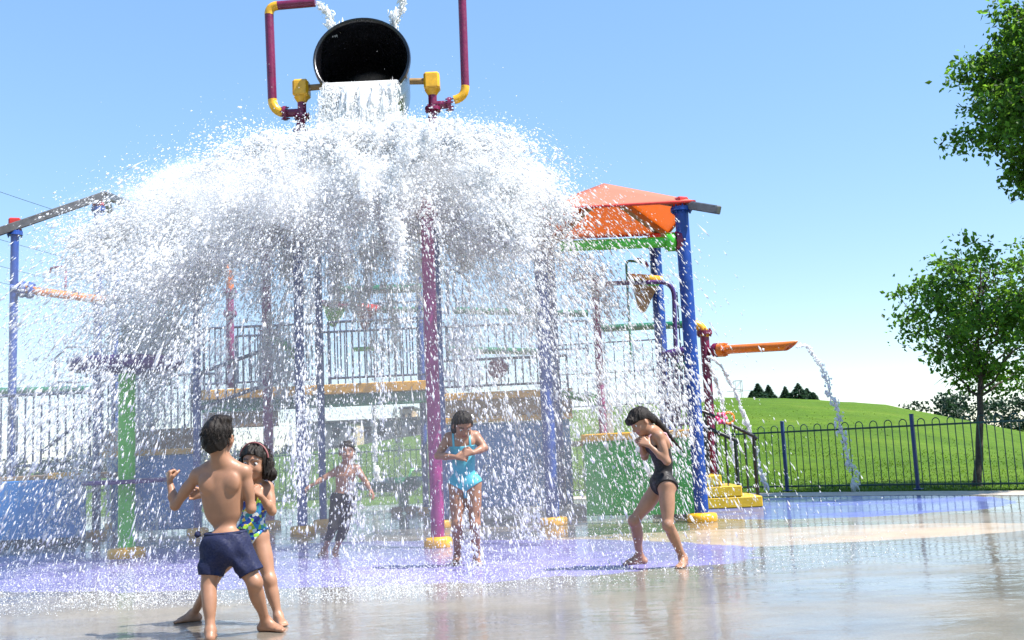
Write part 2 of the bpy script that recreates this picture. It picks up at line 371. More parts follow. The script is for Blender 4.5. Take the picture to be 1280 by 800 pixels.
# ------------------------------------------------------------------ hoop topped fence
def fence_run(pts, label, base):
    root = thing('metal_fence', base, label, 'fence')
    for i, (x, y) in enumerate(pts):
        z0 = 0.0
        mb = MB(); q = V(x, y, 0)
        d = V(*(np.array(pts[min(i+1, len(pts)-1)])-np.array(pts[max(i-1, 0)])), 0); rz = math.atan2(d[1], d[0])
        mb.box(q+V(0, 0, 0.64), (0.06, 0.06, 1.30), rz, 0.006); mb.box(q+V(0, 0, 1.297), (0.066, 0.066, 0.02), rz, 0.006)
        mb.box(q+V(0, 0, 0.012), (0.14, 0.14, 0.02), rz, 0.004)
        mb.obj('post', MAT['fenceblue'], root)
    for (x0, y0), (x1, y1) in zip(pts[:-1], pts[1:]):
        a = V(x0, y0, 0); b = V(x1, y1, 0); L = np.linalg.norm(b-a); d = (b-a)/L; mb = MB(); rz = math.atan2(d[1], d[0])
        for z, hh in ((1.10, 0.032), (0.09, 0.03)):
            mb.box((a+b)/2+V(0, 0, z), (L-0.064, 0.03, hh), rz, 0.004)
        n = max(2, 2*int(round((L-0.2)/0.125/2))); sp = (L-0.06)/n; r = 0.009
        for k in range(0, n, 2):
            p = a+d*(0.03+sp*(k+0.5)); q = p+d*sp
            path = [p+V(0, 0, 0.03), p+V(0, 0, 1.14)]
            for t in np.linspace(PI, 0, 8): path.append((p+q)/2+d*sp/2*math.cos(t)+V(0, 0, 1.15+sp/2*1.1*math.sin(t)))
            path += [q+V(0, 0, 1.14), q+V(0, 0, 0.03)]
            mb.tube(path, r, 6)
        mb.obj('fence_panel', MAT['fencegreen'], root)
fence_run(FENCE[:6], 'dark hoop-topped metal fence with blue posts beside the lawn and young tree', (6.9, 17.85, 0))
fence_run(FENCE[5:], 'dark hoop-topped metal fence seen far behind the falling water and play platforms', (-2.07, 23.0, 0))

# ------------------------------------------------------------------ trees
def limb(mb, p, q, r0, r1, wob=0.04, n=6, seg=7):
    pts = []
    for t in np.linspace(0, 1, n):
        c = p*(1-t)+q*t
        if 0 < t < 1: c = c+V(rnd.gauss(0, wob), rnd.gauss(0, wob), 0)*np.linalg.norm(q-p)*0.6
        pts.append(c)
    pts[-1] = q
    mb.tube(pts, [r0+(r1-r0)*t for t in np.linspace(0, 1, n)], seg); return pts
def leaves(cent, spread, per, size, seed, flat=0.6, droop=0.3):
    g = np.random.default_rng(seed); cent = np.repeat(cent, per, 0); N = len(cent)
    p = cent+g.normal(0, 1, (N, 3))*spread*V(1, 1, flat)
    d = g.normal(0, 1, (N, 3)); d[:, 2] -= droop; d /= np.linalg.norm(d, axis=1)[:, None]
    u = np.cross(d, g.normal(0, 1, (N, 3))); u /= np.linalg.norm(u, axis=1)[:, None]
    L = size*g.uniform(0.6, 1.35, N)[:, None]; W = L*0.30
    up = np.cross(d, u)*L*0.12
    vs = np.stack([p, p+d*L*0.45+u*W+up, p+d*L, p+d*L*0.45-u*W+up], 1)
    return vs.reshape(-1, 3)
def broadleaf(name, base, height, crown_c, crown_r, label, cat, trunk_r=0.06, nlimb=26, clumps=260, per=60, leaf=0.1, seed=1, mat='leaf', fork=0.4, group=None, spread=0.16):
    global rnd
    rnd = random.Random(seed); g = np.random.default_rng(seed)
    base = np.asarray(base, float); cc = np.asarray(crown_c, float); cr = np.asarray(crown_r, float)
    root = thing(name, base, label, cat, group)
    mb = MB(); top = cc+V(0, 0, cr[2]*0.6)
    fp = base+(V(cc[0], cc[1], base[2])-base)*0.45+V(0, 0, fork*height)
    tp = limb(mb, base-V(0, 0, 0.06), fp, trunk_r, trunk_r*0.72, 0.012, 7, 10)
    mb.tube([base-V(0, 0, 0.06), base+V(0, 0, 0.10)], [trunk_r*1.5, trunk_r*1.02], 10)
    tips = []
    ld = limb(mb, fp, top, trunk_r*0.68, 0.012, 0.03, 8)
    for k in range(nlimb):
        a = 2.4*k+g.uniform(-0.4, 0.4); t = (k+0.5)/nlimb
        s = ld[min(len(ld)-1, int(t*0.75*len(ld)))] if k > 3 else fp
        zz = -0.75+1.6*t; rr = math.sqrt(max(0.05, 1-zz*zz))*g.uniform(0.5, 0.8)
        e = cc+V(math.cos(a)*rr*cr[0], math.sin(a)*rr*cr[1], zz*cr[2]*0.78)
        pts = limb(mb, np.asarray(s), e, trunk_r*0.38*(1-0.5*t), 0.006, 0.06, 7, 6)
        for j in range(3, 7):
            for _ in range(2):
                e2 = pts[j]+g.normal(0, 1, 3)*cr*0.13
                limb(mb, pts[j], e2, 0.009, 0.003, 0.05, 4, 5); tips.append(e2)
    mb.obj('trunk', MAT['bark'], root)
    tips = np.array(tips); n = clumps
    # leaf clumps in an uneven shell, denser near limb tips
    c1 = tips[g.integers(0, len(tips), n//2)]+g.normal(0, 0.12, (n//2, 3))*cr
    v = g.normal(0, 1, (n, 3)); v /= np.linalg.norm(v, axis=1)[:, None]
    ph = g.uniform(0, 6.28, 6)
    lump = 1+0.16*np.sin(4*v[:, 0]+ph[0])*np.sin(4.6*v[:, 1]+ph[1])+0.14*np.sin(5.5*v[:, 2]+ph[2]+3*v[:, 0])
    c2 = cc+v*cr*(g.uniform(0.35, 1.0, n)**0.5*lump)[:, None]
    c = np.concatenate([c1, c2[:n-len(c1)]])
    q_ = (c-cc)/cr; L_ = np.linalg.norm(q_, axis=1); lim = 0.96+0.27*np.sin(3.1*q_[:, 0]/L_+ph[3])*np.sin(3.7*q_[:, 2]/L_+ph[4])+0.09*np.sin(8*q_[:, 1]/L_+5*q_[:, 2]/L_+ph[5])+g.normal(0, 0.06, len(L_)); c = cc+q_*(np.minimum(L_, lim)/L_)[:, None]*cr
    vs = leaves(c, spread, per, leaf, seed)
    cw = np_mesh('crown', vs, np.arange(len(vs)).reshape(-1, 4), MAT[mat], False, root)
    return root
tb = V(8.2, 18.5, -0.02)
broadleaf('ash_tree', tb, 4.7, (8.85, 18.9, 3.1), (1.9, 1.6, 1.5), 'young leafy tree with a slender dark trunk just behind the fence', 'tree', 0.075, 26, 180, 52, 0.105, 5, fork=0.34, spread=0.15)
broadleaf('ash_tree', (10.6, 16.2, -0.02), 9.0, (9.75, 15.9, 6.6), (2.35, 2.1, 1.95), 'taller tree whose crown hangs into the upper right edge of the sky', 'tree', 0.16, 34, 680, 60, 0.105, 9, fork=0.42, spread=0.14)
broadleaf('bushy_tree', (*at(188, 520, 33)[:2], 0), 5.2, at(190, 428, 33), (1.15, 1.0, 1.1), 'round green tree rising behind the purple-topped spray table', 'tree', 0.09, 14, 130, 40, 0.16, 12, 'farleaf', spread=0.22)

def conifer(px, py_top, Y, hgt, wd, label, seed):
    g = np.random.default_rng(seed); p = at(px, py_top, Y); hgt *= 0.62; wd *= 1.15; base = V(p[0], p[1], p[2]-hgt)
    root = thing('conifer', base, label, 'conifer', 'conifers on the hill crest')
    mb = MB(); mb.tube([base, base+V(0, 0, hgt*0.97)], [0.16, 0.02], 8); mb.obj('trunk', MAT['bark'], root)
    N = 3200; t = g.uniform(0, 1, N)**0.75
    tier = np.floor(t*11)/11; r = 1.55*wd*(1+0.25*np.sin(seed+9*t))*(t*0.55+tier*0.45+0.03)*g.uniform(0.3, 1.0, N)**0.6; a = g.uniform(0, 2*PI, N)
    a = np.round(a/(2*PI)*9+tier*37)/9*2*PI*0.55+a*0.45
    c = np.stack([base[0]+r*np.cos(a), base[1]+r*np.sin(a), base[2]+hgt*(1-t)-r*0.28+g.normal(0, 0.03, N)], -1)
    d = np.stack([np.cos(a), np.sin(a), -0.35+g.normal(0, 0.25, N)], -1)
    L = (0.22+0.46*t)[:, None]*g.uniform(0.6, 1.2, N)[:, None]; u = np.stack([-np.sin(a), np.cos(a), g.normal(0, 0.3, N)], -1)
    vs = np.stack([c-d*L*0.3, c+u*L*0.28, c+d*L, c-u*L*0.28], 1).reshape(-1, 3)
    np_mesh('crown', vs, np.arange(len(vs)).reshape(-1, 4), MAT['needle'], False, root)
conifer(947, 479, 110, 4.6, 1.15, 'broad dark conifer, the leftmost of the two taller ones in the left clump', 21)
conifer(960, 481, 112, 4.4, 0.85, 'slim dark conifer at the right edge of the left hilltop clump', 22)
conifer(940, 488, 108, 3.6, 0.7, 'short dark conifer tucked at the left foot of the hilltop clump', 26)
conifer(981, 483, 112, 4.4, 0.65, 'narrow lone conifer in the middle between two hilltop clumps', 23)
conifer(997, 479, 110, 5.0, 1.3, 'tallest dark conifer heading the right hilltop clump', 24)
conifer(1008, 485, 113, 4.6, 1.2, 'rounded conifer in the middle of the right hilltop clump', 25)
conifer(1016, 490, 108, 4.0, 1.1, 'low conifer at the right end of the right hilltop clump', 27)
# far wood beyond the hill, one mass
g = np.random.default_rng(4); cen = []
for xx in np.linspace(-260, 300, 330):
    Yf = 235+g.uniform(-12, 12); hh = g.uniform(4.2, 8.0) + (4.0 if xx > 90 else -1.5)
    for _ in range(18): cen.append((xx+g.normal(0, 1.3), Yf+g.normal(0, 1.3), -1.6+hh*g.uniform(0.05, 1)))
vs = leaves(np.array(cen), 0.75, 16, 0.95, 7)
tag(np_mesh('far_wood', vs, np.arange(len(vs)).reshape(-1, 4), MAT['farleaf'], False), 'far-off dark green wood along the skyline', 'wood', kind='stuff')

# ------------------------------------------------------------------ far buildings, pylon, wires
def building(px0, px1, py_top, Y, label, colr, rows, cols, depth=10):
    a = at(px0, py_top, Y); b = at(px1, py_top, Y); z1 = (a[2]+b[2])/2; z0 = -0.5; wd = b[0]-a[0]; cx = (a[0]+b[0])/2
    root = thing('far_building', (cx, Y+depth/2, z0), label, 'building')
    mb = MB(); mb.box((cx, Y+depth/2, (z0+z1)/2), (wd, depth, z1-z0), 0, 0.05); mb.obj('wall', paint('far_wall', colr, 0.8, wear=0.15, scale=0.6), root)
    mb = MB(); mb.box((cx, Y+depth/2, z1+0.12), (wd+0.3, depth+0.3, 0.24), 0, 0.04); mb.obj('roof', MAT['greybeam'], root)
    for i in range(rows):
        for j in range(cols):
            mb = MB(); ww, hh = wd/cols*0.5, (z1-0.8)/rows*0.5
            mb.box((a[0]+wd*(j+0.5)/cols, Y-0.01, 0.9+(z1-1.0)*(i+0.5)/rows), (ww, 0.08, hh), 0, 0.01)
            mb.obj('window', MAT['black'], root)
building(372, 545, 527, 95, 'long grey block far beyond the fence under the bridge', (0.16, 0.16, 0.18), 2, 9)
building(500, 516, 511, 104, 'narrow tan tower standing behind the long grey block', (0.52, 0.37, 0.22), 3, 2, 6)
building(534, 556, 521, 90, 'tan gabled block at the right end of the grey block', (0.50, 0.36, 0.24), 2, 2, 7)
building(436, 446, 529, 88, 'thin cream stair tower in front of the grey block', (0.55, 0.46, 0.30), 3, 1, 4)
pb = at(922, 476, 210); root = thing('pylon', (pb[0], 210, -1.6), 'faint lattice pylon on the skyline left of the hilltop conifers', 'pylon')
mb = MB(); hz = pb[2]+1.6
for sx in (-1, 1):
    for sy in (-1, 1): mb.tube([V(pb[0]+sx*0.8, 210+sy*0.8, -1.6), V(pb[0]+sx*0.7, 210+sy*0.7, pb[2])], 0.05, 5)
for i in range(9):
    z = -1.6+hz*i/8.0
    for sy in (-1, 1):
        mb.tube([V(pb[0]-0.78, 210+0.78*sy, z), V(pb[0]+0.78, 210+0.78*sy, min(pb[2], z+hz/8))], 0.03, 5); mb.tube([V(pb[0]-0.78, 210+0.78*sy, z), V(pb[0]+0.78, 210+0.78*sy, z)], 0.03, 5)
mb.obj('lattice', MAT['steel'], root)
mb = MB(); z = at(922, 489, 210)[2]; mb.tube([V(pb[0]-2.4, 210, z), V(pb[0]+3.2, 210, z)], 0.05, 5); mb.obj('cross_arm', MAT['steel'], root)
for i, (x0, y0, x1, y1, lb) in enumerate([(-40, 226, 330, 322, 'highest'), (-40, 288, 330, 362, 'second highest'), (-40, 322, 330, 388, 'third from the top'), (-40, 343, 330, 402, 'lowest')]):
    p, q = at(x0, y0, 46), at(x1, y1, 60); mb = MB()
    mb.tube([p*(1-t)+q*t-V(0, 0, 0.5*math.sin(PI*t)) for t in np.linspace(0, 1, 14)], 0.011, 5)
    tag(mb.obj('power_line', MAT['black']), 'thin dark overhead wire crossing the sky at left, %s of the four' % lb, 'power line', 'overhead wires at left')
# ------------------------------------------------------------------ play equipment
def post(mb, x, y, z0, z1, r, n=18): mb.cyl((x, y, z0), (x, y, z1), r, n)
def base_ring(root, x, y, r, h, mat='yellow'):
    mb = MB(); mb.lathe((x, y, 0), [(r*0.96, 0.0), (r, 0.012), (r, h*0.75), (r*0.93, h), (r*0.5, h+0.012), (0.001, h+0.014)], 24)
    mb.obj('base', MAT[mat], root)
def railing(root, a, b, h, n, mat='railing', r=0.013, top=0.022, low=0.10, mid=None, name='railing', za=None):
    """a, b: foot points of the railing"""
    a = np.asarray(a, float); b = np.asarray(b, float); up = V(0, 0, 1); mb = MB()
    mb.tube([a+up*h, b+up*h], top, 8); mb.tube([a+up*low, b+up*low], top*0.8, 8)
    if mid: mb.tube([a+up*mid, b+up*mid], top*0.7, 8)
    for k in range(n+1):
        p = a+(b-a)*k/n
        e = k in (0, n)
        mb.tube([p+up*(0.0 if e else low), p+up*h], top if e else r, 6)
    return mb.obj(name, MAT[mat], root)
P = at

# --- tipping bucket on two blue posts
YB = 14.0
xl, xr = P(378, 640, YB)[0], P(555, 640, YB)[0]
zax = P(452, 104, YB)[2]
cb = P(452, 72, YB-0.35)
root = thing('tipping_bucket', ((xl+xr)/2, YB, 0), 'huge black tipping bucket on tall posts pouring water over the pad', 'water bucket')
bl, br = P(377, 112, YB), P(540, 103, YB)
for (x, q, pxs) in ((xl, bl, -1), (xr, br, 1)):
    zt = q[2]-0.85
    mb = MB(); post(mb, x, YB, 0, zt, 0.068); mb.obj('post', MAT['blue'], root)
    base_ring(root, x, YB, 0.17, 0.10)
    mb = MB(); mb.flange((x, YB, zt), (0, 0, 1), 0.125, 0.05, 20, 8)
    mb.tube([V(x, YB, zt), V(q[0], YB, q[2]-0.42), V(q[0], YB, q[2]-0.12)], 0.062, 14)
    mb.flange((q[0], YB, q[2]-0.40), (0, 0, 1), 0.115, 0.05, 20, 8)
    mb.flange((q[0]+0.02*pxs, YB, q[2]-0.62), (0, 0, 1), 0.11, 0.045, 20, 8)
    mb.cyl((q[0], YB, q[2]-0.34), (q[0]-pxs*-0.22, YB, q[2]-0.34), 0.058, 14)
    mb.flange((q[0]+pxs*0.24, YB, q[2]-0.34), (1, 0, 0), 0.105, 0.05, 18, 8)
    mb.obj('bearing_column', MAT['maroon'], root)
    mb = MB(); mb.box((q[0], YB, q[2]), (0.225, 0.24, 0.25), 0, 0.03); mb.lathe((q[0], YB, q[2]), [(0.11, -0.12), (0.06, -0.2)], 16)
    mb.obj('bearing_block', MAT['yellow'], root)
for e_, sg in ((bl, 1), (br, -1)):
    mb = MB(); mb.tube([e_+V(0.06*sg, 0, 0.02), V(cb[0]-sg*0.63, YB, e_[2]+0.03)], 0.045, 14); mb.obj('axle', MAT['brown'], root)
# the bucket: a barrel whose mouth faces the camera, tilted up a little
RB = 0.655; tilt = math.radians(13)
axd = V(0.03, -math.cos(tilt), math.sin(tilt)); axd = unit(axd); mouth = cb
mb = MB()
mb.lathe(mouth, [(RB+0.02, -0.005), (RB+0.032, -0.03), (RB+0.032, -0.06), (RB+0.006, -0.075), (RB-0.02, -0.5), (RB-0.05, -1.0), (RB-0.09, -1.25), (RB*0.5, -1.31), (0.001, -1.33)], 56, axd)
mb.obj('bucket', MAT['bucketout'], root)
mb = MB()
mb.lathe(mouth, [(RB+0.02, -0.004), (RB-0.012, -0.004), (RB-0.022, -0.05), (RB-0.05, -0.5), (RB-0.08, -1.0), (RB-0.12, -1.2), (0.001, -1.24)], 56, axd)
mb.obj('bucket_lining', MAT['bucketin'], root)
# fill pipes
Yp = YB-0.02
a = [P(366, 143, Yp), P(341, 139, Yp), P(336, 8, Yp), P(394, 3, Yp)]
mb = MB(); mb.tube(bend(a[0], a[1], a[2], 0.17), 0.066, 14); mb.obj('pipe_elbow', MAT['yellow'], root)
mb = MB(); mb.tube([a[1]+unit(a[2]-a[1])*0.165, a[2]+unit(a[1]-a[2])*0.125], 0.064, 14); mb.obj('fill_pipe', MAT['maroon'], root)
mb = MB(); mb.tube(bend(a[1], a[2], a[3], 0.13), 0.066, 14); mb.obj('pipe_elbow', MAT['yellow'], root)
mb = MB(); mb.tube([a[2]+unit(a[3]-a[2])*0.125, a[3]], 0.064, 14); mb.obj('fill_pipe', MAT['maroon'], root)
c = [P(553, 128, Yp), P(582, 122, Yp), P(577, -22, Yp), P(515, -28, Yp)]
mb = MB(); mb.tube(bend(c[0], c[1], c[2], 0.17), 0.062, 14); mb.obj('pipe_elbow', MAT['yellow'], root)
mb = MB(); mb.tube([c[1]+unit(c[2]-c[1])*0.165, c[2]+unit(c[1]-c[2])*0.125], 0.06, 14); mb.obj('fill_pipe', MAT['maroon'], root)
mb = MB(); mb.tube(bend(c[1], c[2], c[3], 0.13), 0.062, 14); mb.obj('pipe_elbow', MAT['yellow'], root)
mb = MB(); mb.tube([c[2]+unit(c[3]-c[2])*0.125, c[3]], 0.06, 14); mb.obj('fill_pipe', MAT['maroon'], root)

# --- magenta spray pole in the purple surface
q = gp(548, 684); x, y = q[0], q[1]
root = thing('spray_pole', (x, y, 0), 'magenta spray pole on a yellow base beside the girl in turquoise', 'spray pole')
mb = MB(); zt = P(540, 268, y)[2]; mb.cyl((x, y, 0.05), (x, y, zt), 0.074, 22); mb.obj('pole', MAT['magenta'], root)
base_ring(root, x, y, 0.155, 0.10)
mb = MB(); mb.flange((x, y, zt), (0, 0, 1), 0.12, 0.05, 20, 8); mb.lathe((x, y, zt+0.02), [(0.08, 0), (0.08, 0.1), (0.05, 0.16), (0.001, 0.17)], 18); mb.obj('spray_head', MAT['maroon'], root)

# --- green spray table
q = gp(158, 697); x, y = q[0], q[1]
root = thing('spray_table', (x, y, 0), 'green post with a purple dish on top and yellow base', 'spray table')
z1 = P(158, 462, y)[2]
mb = MB(); mb.cyl((x, y, 0.05), (x, y, z1), 0.093, 24); mb.obj('post', MAT['green'], root)
base_ring(root, x, y, 0.205, 0.105)
mb = MB(); mb.lathe((x, y, z1), [(0.001, -0.05), (0.12, -0.05), (0.2, -0.02), (0.60, -0.01), (0.63, 0.02), (0.635, 0.10), (0.61, 0.115), (0.585, 0.10), (0.57, 0.05), (0.001, 0.04)], 48); mb.obj('dish', MAT['purple'], root)
z2 = P(158, 603, y)[2]
mb = MB(); mb.lathe((x, y, z2), [(0.095, -0.012), (0.46, -0.012), (0.475, 0), (0.475, 0.03), (0.46, 0.036), (0.095, 0.02)], 40); mb.obj('ring_shelf', MAT['purple'], root)

# --- orange canopy at right
yN, yF = 12.97, 14.98
pn = gp(878, 652); pf = gp(842, 641)
xN = pn[0]; xF = pf[0]
zc = P(852, 262, yN)[2]; zf = P(829, 305, yF)[2]
root = thing('shade_canopy', (xN-1.2, 14, 0), 'orange fabric shade canopy on blue posts at the right end of the play platforms', 'canopy')
posts = [(xN, yN, zc), (xF, yF, zf), (P(684, 500, 13.5)[0], 13.5, P(684, 285, 13.5)[2]), (P(695, 500, 15.2)[0], 15.2, P(694, 296, 15.2)[2])]
for (x, y, z) in posts:
    mb = MB(); post(mb, x, y, 0, z, 0.088, 22); mb.flange((x, y, z), (0, 0, 1), 0.14, 0.05, 20, 8); mb.obj('post', MAT['blue'], root)
    base_ring(root, x, y, 0.19, 0.10)
    mb = MB(); mb.box((x, y, z+0.09), (0.16, 0.16, 0.14), 0.4, 0.02); mb.obj('post_bracket', MAT['red'], root)
pk = P(755, 233, 14.05)
cNR = P(868, 251, yN-0.15); cFR = P(835, 292, yF+0.2); cNL = P(668, 262, yN+0.1); cFL = P(690, 298, yF+0.2)
def panel(a, b, c, n=10, sag=0.02):
    vs = []; id_ = {}; fs = []
    for i in range(n+1):
        for j in range(n+1-i):
            k = n-i-j; u_, v_, w_ = i/n, j/n, k/n
            id_[(i, j)] = len(vs); vs.append(a*u_+b*v_+c*w_-V(0, 0, sag*27*u_*v_*w_*0.5) - V(0, 0, 0))
    for i in range(n):
        for j in range(n-i):
            fs.append([id_[(i, j)], id_[(i+1, j)], id_[(i, j+1)]])
            if i+j < n-1: fs.append([id_[(i+1, j)], id_[(i+1, j+1)], id_[(i, j+1)]])
    return vs, fs
fab = translucent('canopy_fabric', (0.74, 0.33, 0.25), (0.82, 0.37, 0.10), 0.55, rough=0.95, var=0.0, spec=0.05)
mb = MB()
for a_, b_ in ((cNR, cNL), (cFR, cNR), (cFL, cFR), (cNL, cFL)):
    vs, fs = panel(pk+V(0, 0, 0.04), a_, b_); mb.add(vs, fs, True)
fo = mb.obj('fabric_roof', fab, root)
md = fo.modifiers.new('thick', 'SOLIDIFY'); md.thickness = 0.006
mb = MB()
for a_, b_ in ((cNR, cNL), (cFR, cNR), (cFL, cFR), (cNL, cFL)): mb.tube([a_-V(0, 0, 0.006), b_-V(0, 0, 0.006)], 0.018, 8)
mb.obj('fabric_hem', MAT['red'], root)
for cc, ext in ((cNR, 1.24), (cFR, 1.0), (cFL, 1.0), (cNL, 1.0)):
    e = pk+(cc-pk)*ext - V(0, 0, 0.07); s_ = pk-V(0, 0, 0.07)
    d = unit(e-s_); u = unit(np.cross(V(0, 0, 1), d)); v = np.cross(d, u)
    mb = MB(); mb.box((s_+e)/2, (np.linalg.norm(e-s_), 0.09, 0.11), ax=(d, u, v), bev=0.012); mb.obj('rafter', MAT['steel'] if ext > 1 else MAT['brown'], root)
mb = MB(); g0 = P(846, 302, yN+0.02); g1 = P(700, 308, yN+0.25)
mb.tube([g0+V(-0.02, 0, 0), g1], 0.072, 16); mb.obj('cross_pipe', MAT['green'], root)
mb = MB(); mb.lathe(g0, [(0.075, -0.16), (0.125, -0.14), (0.125, -0.03), (0.075, -0.01)], 18, V(1, 0, 0)); mb.obj('pipe_collar', MAT['green'], root)
mb = MB(); mb.flange(g0+V(0.02, 0, 0), (1, 0, 0), 0.135, 0.07, 20, 8); mb.obj('pipe_flange', MAT['maroon'], root)
mb = MB(); mb.cyl(g0+V(0.04, 0, 0), (xN, yN, g0[2]), 0.055, 14); mb.flange(((g0[0]+xN)/2+0.03, yN, g0[2]), (1, 0, 0), 0.085, 0.03, 16, 6); mb.obj('pipe_stub', MAT['blue'], root)

# --- small tipping cone on the back canopy post
q = P(806, 352, yF-0.3)
root = thing('tipping_cone', q, 'small yellow and green cone bucket hung from the back blue post', 'water bucket')
mb = MB(); t_ = V(0.12, -0.2, 1)
mb.lathe(q, [(0.001, -0.46), (0.05, -0.44), (0.19, -0.06), (0.20, -0.05)], 20, t_); mb.obj('cone', MAT['brown'], root)
mb = MB(); mb.lathe(q, [(0.205, -0.05), (0.245, 0.03), (0.235, 0.03), (0.19, -0.04)], 20, t_); mb.obj('green_band', MAT['green'], root)
mb = MB(); mb.lathe(q, [(0.247, 0.03), (0.265, 0.10), (0.25, 0.10), (0.235, 0.03)], 20, t_); mb.obj('rim', MAT['yellow'], root)
mb = MB(); mb.tube([q+V(0.2, 0, 0.02), V(xF-0.07, yF, q[2]+0.03)], 0.04, 12); mb.flange(V(xF-0.13, yF-0.06, q[2]+0.03), (1, -.6, 0), 0.11, 0.05, 16, 6); mb.obj('bracket', MAT['blue'], root)
q = P(783, 350, 14.6)
root = thing('spray_pipe', (q[0], 14.6, q[2]-0.9), 'thin bent spray pipe standing beside the small cone bucket', 'spray pipe')
mb = MB(); mb.tube([V(q[0], 14.6, q[2]-1.2), P(783, 335, 14.6)]+bend(P(783, 335, 14.6), P(783, 326, 14.6), P(795, 326, 14.6), 0.06)+[P(803, 328, 14.6), P(808, 328, 14.6), P(809, 333, 14.6)], 0.018, 8); mb.obj('pipe', MAT['darkgreen'], root)
mb = MB(); mb.box(P(797, 324, 14.6), (0.09, 0.05, 0.035), 0, 0.01); mb.tube([P(806, 327, 14.6), P(810, 334, 14.6)], 0.024, 8); mb.obj('nozzle', MAT['maroon'], root)

# --- platforms
def wallpanel(root, x0, y0, x1, y1, z0, z1, mat, t=0.08, name='wall_panel'):
    L = math.hypot(x1-x0, y1-y0); rz = math.atan2(y1-y0, x1-x0); mb = MB()
    mb.box(((x0+x1)/2, (y0+y1)/2, (z0+z1)/2), (L, t, z1-z0), rz, 0.012); return mb.obj(name, MAT[mat], root)
# right platform: green panel and blue panel
gl, gr_ = P(735, 650, 14.1), P(871, 650, 13.55)
zg = P(800, 549, 13.9)[2]; 
root = thing('play_platform', (1.0, 15, 0), 'raised play platform with a green wall panel behind the girl in black', 'play platform')
wallpanel(root, gl[0], 14.1, gr_[0]+0.02, 13.55, 0.06, zg, 'greenwall')
wallpanel(root, gl[0]-0.02, 14.06, gr_[0]+0.04, 13.51, zg+0.003, zg+0.10, 'yellow', 0.16, 'coping')
mb = MB(); mb.box(((gl[0]+gr_[0])/2, 15.35, zg-0.02), (gr_[0]-gl[0]+0.1, 2.4, 0.08), 0, 0.01); mb.obj('deck', MAT['brown'], root)
wallpanel(root, gr_[0]+0.03, 13.62, gr_[0]+0.25, 15.2, 0.06, zg-0.07, 'greenwall')
zd = zg+0.1
a_, b_ = P(700, 505, 14.6), P(833, 505, 14.3)
gz0 = P(770, 506, 14.45)[2]; gz1 = P(770, 427, 14.45)[2]
railing(root, (a_[0], 14.6, gz0-0.1), (b_[0], 14.4, gz0-0.1), gz1-gz0+0.1, 11, 'railing', 0.007, 0.010, 0.1, 0.1+(gz1-gz0)*0.52, 'wire_screen')
mb = MB(); mb.box((P(762, 520, 14.5)[0], 14.5, zd+0.2), (0.09, 0.06, 0.55), 0, 0.01); mb.obj('white_upright', MAT['plinth'], root)
# purple hoop rail and bars
mb = MB(); h0, h1, h2 = P(742, 355, 14.2), P(842, 352, 14.2), P(846, 480, 14.2)
mb.tube([P(742, 372, 14.2)]+bend(P(742, 372, 14.2), h0, h1, 0.1)+bend(h0, h1, h2, 0.22)+[h2, V(h2[0], 14.2, zd)], 0.032, 10); mb.obj('hoop_rail', MAT['purple'], root)
for px in (846, 852):
    mb = MB(); t0 = P(px, 365, 14.9); mb.tube([V(t0[0], 14.9, zd), t0], 0.012, 6); mb.obj('ladder_rail', MAT['railing'], root)
pa, pb2 = P(835, 545, 14.0), P(868, 545, 13.7); zt = P(850, 440, 13.85)[2]
railing(root, (pa[0], 14.0, zd), (pb2[0], 13.75, zd), zt-zd, 6, 'purple', 0.02, 0.03, 0.08)
mb = MB(); mb.tube([P(834, 500, 13.9), P(833, 548, 13.9), P(838, 556, 13.85), P(843, 548, 13.85), P(842, 500, 13.85)], 0.03, 10); mb.obj('grab_loop', MAT['purple'], root)
mb = MB(); c_ = P(858, 440, 13.75); mb.tube([c_-V(0.25, 0, 0.02), c_+V(0.1, -0.08, 0.03)], 0.06, 14); mb.flange(c_, (1, -.2, 0), 0.11, 0.05, 18, 6); mb.obj('water_gun', MAT['purple'], root)
mb = MB(); c_ = P(858, 456, 13.8); mb.lathe(c_, [(0.001, -.06), (0.12, -.05), (0.15, .03), (0.13, .03), (0.001, 0)], 16); mb.obj('bowl', MAT['darkgreen'], root)

root = thing('play_platform', (-0.2, 16, 0), 'play platform with a blue wall and brown deck front behind the girl in turquoise', 'play platform')
bl_, br_ = P(556, 650, 15.6), P(718, 650, 15.6); yb = 15.6
zb = P(640, 527, yb)[2]; zdk = P(640, 489, yb)[2]
wallpanel(root, bl_[0], yb, br_[0], yb, 0.12, zb, 'bluewall')
wallpanel(root, bl_[0]-0.02, yb-0.10, br_[0]+0.05, yb-0.10, zb+0.003, zb+0.09, 'yellow', 0.10, 'lower_trim')
wallpanel(root, bl_[0]-0.02, yb-0.08, br_[0]+0.05, yb-0.08, zb+0.093, zdk-0.12, 'brown', 0.10, 'fascia')
wallpanel(root, bl_[0]-0.04, yb-0.11, br_[0]+0.07, yb-0.11, zdk-0.117, zdk, 'yellow', 0.14, 'deck_edge')
mb = MB(); mb.box(((bl_[0]+br_[0])/2, yb+1.2, zdk-0.06), (br_[0]-bl_[0], 2.4, 0.1), 0, 0.01); mb.obj('deck', MAT['brown'], root)
mb = MB(); mb.box(((bl_[0]+br_[0])/2, yb-0.35, 0.075), (br_[0]-bl_[0]+0.3, 0.6, 0.15), 0, 0.02); mb.obj('plinth', MAT['plinth'], root)
zr = P(640, 448, yb)[2]
railing(root, (bl_[0]+0.05, yb-0.08, zdk), (br_[0], yb-0.08, zdk), zr-zdk, 17)
zr2 = P(640, 405, 17.4)[2]; z02 = P(640, 447, 17.4)[2]
railing(root, (P(560, 447, 17.4)[0], 17.4, z02), (P(735, 447, 17.4)[0], 17.4, z02), zr2-z02, 17)
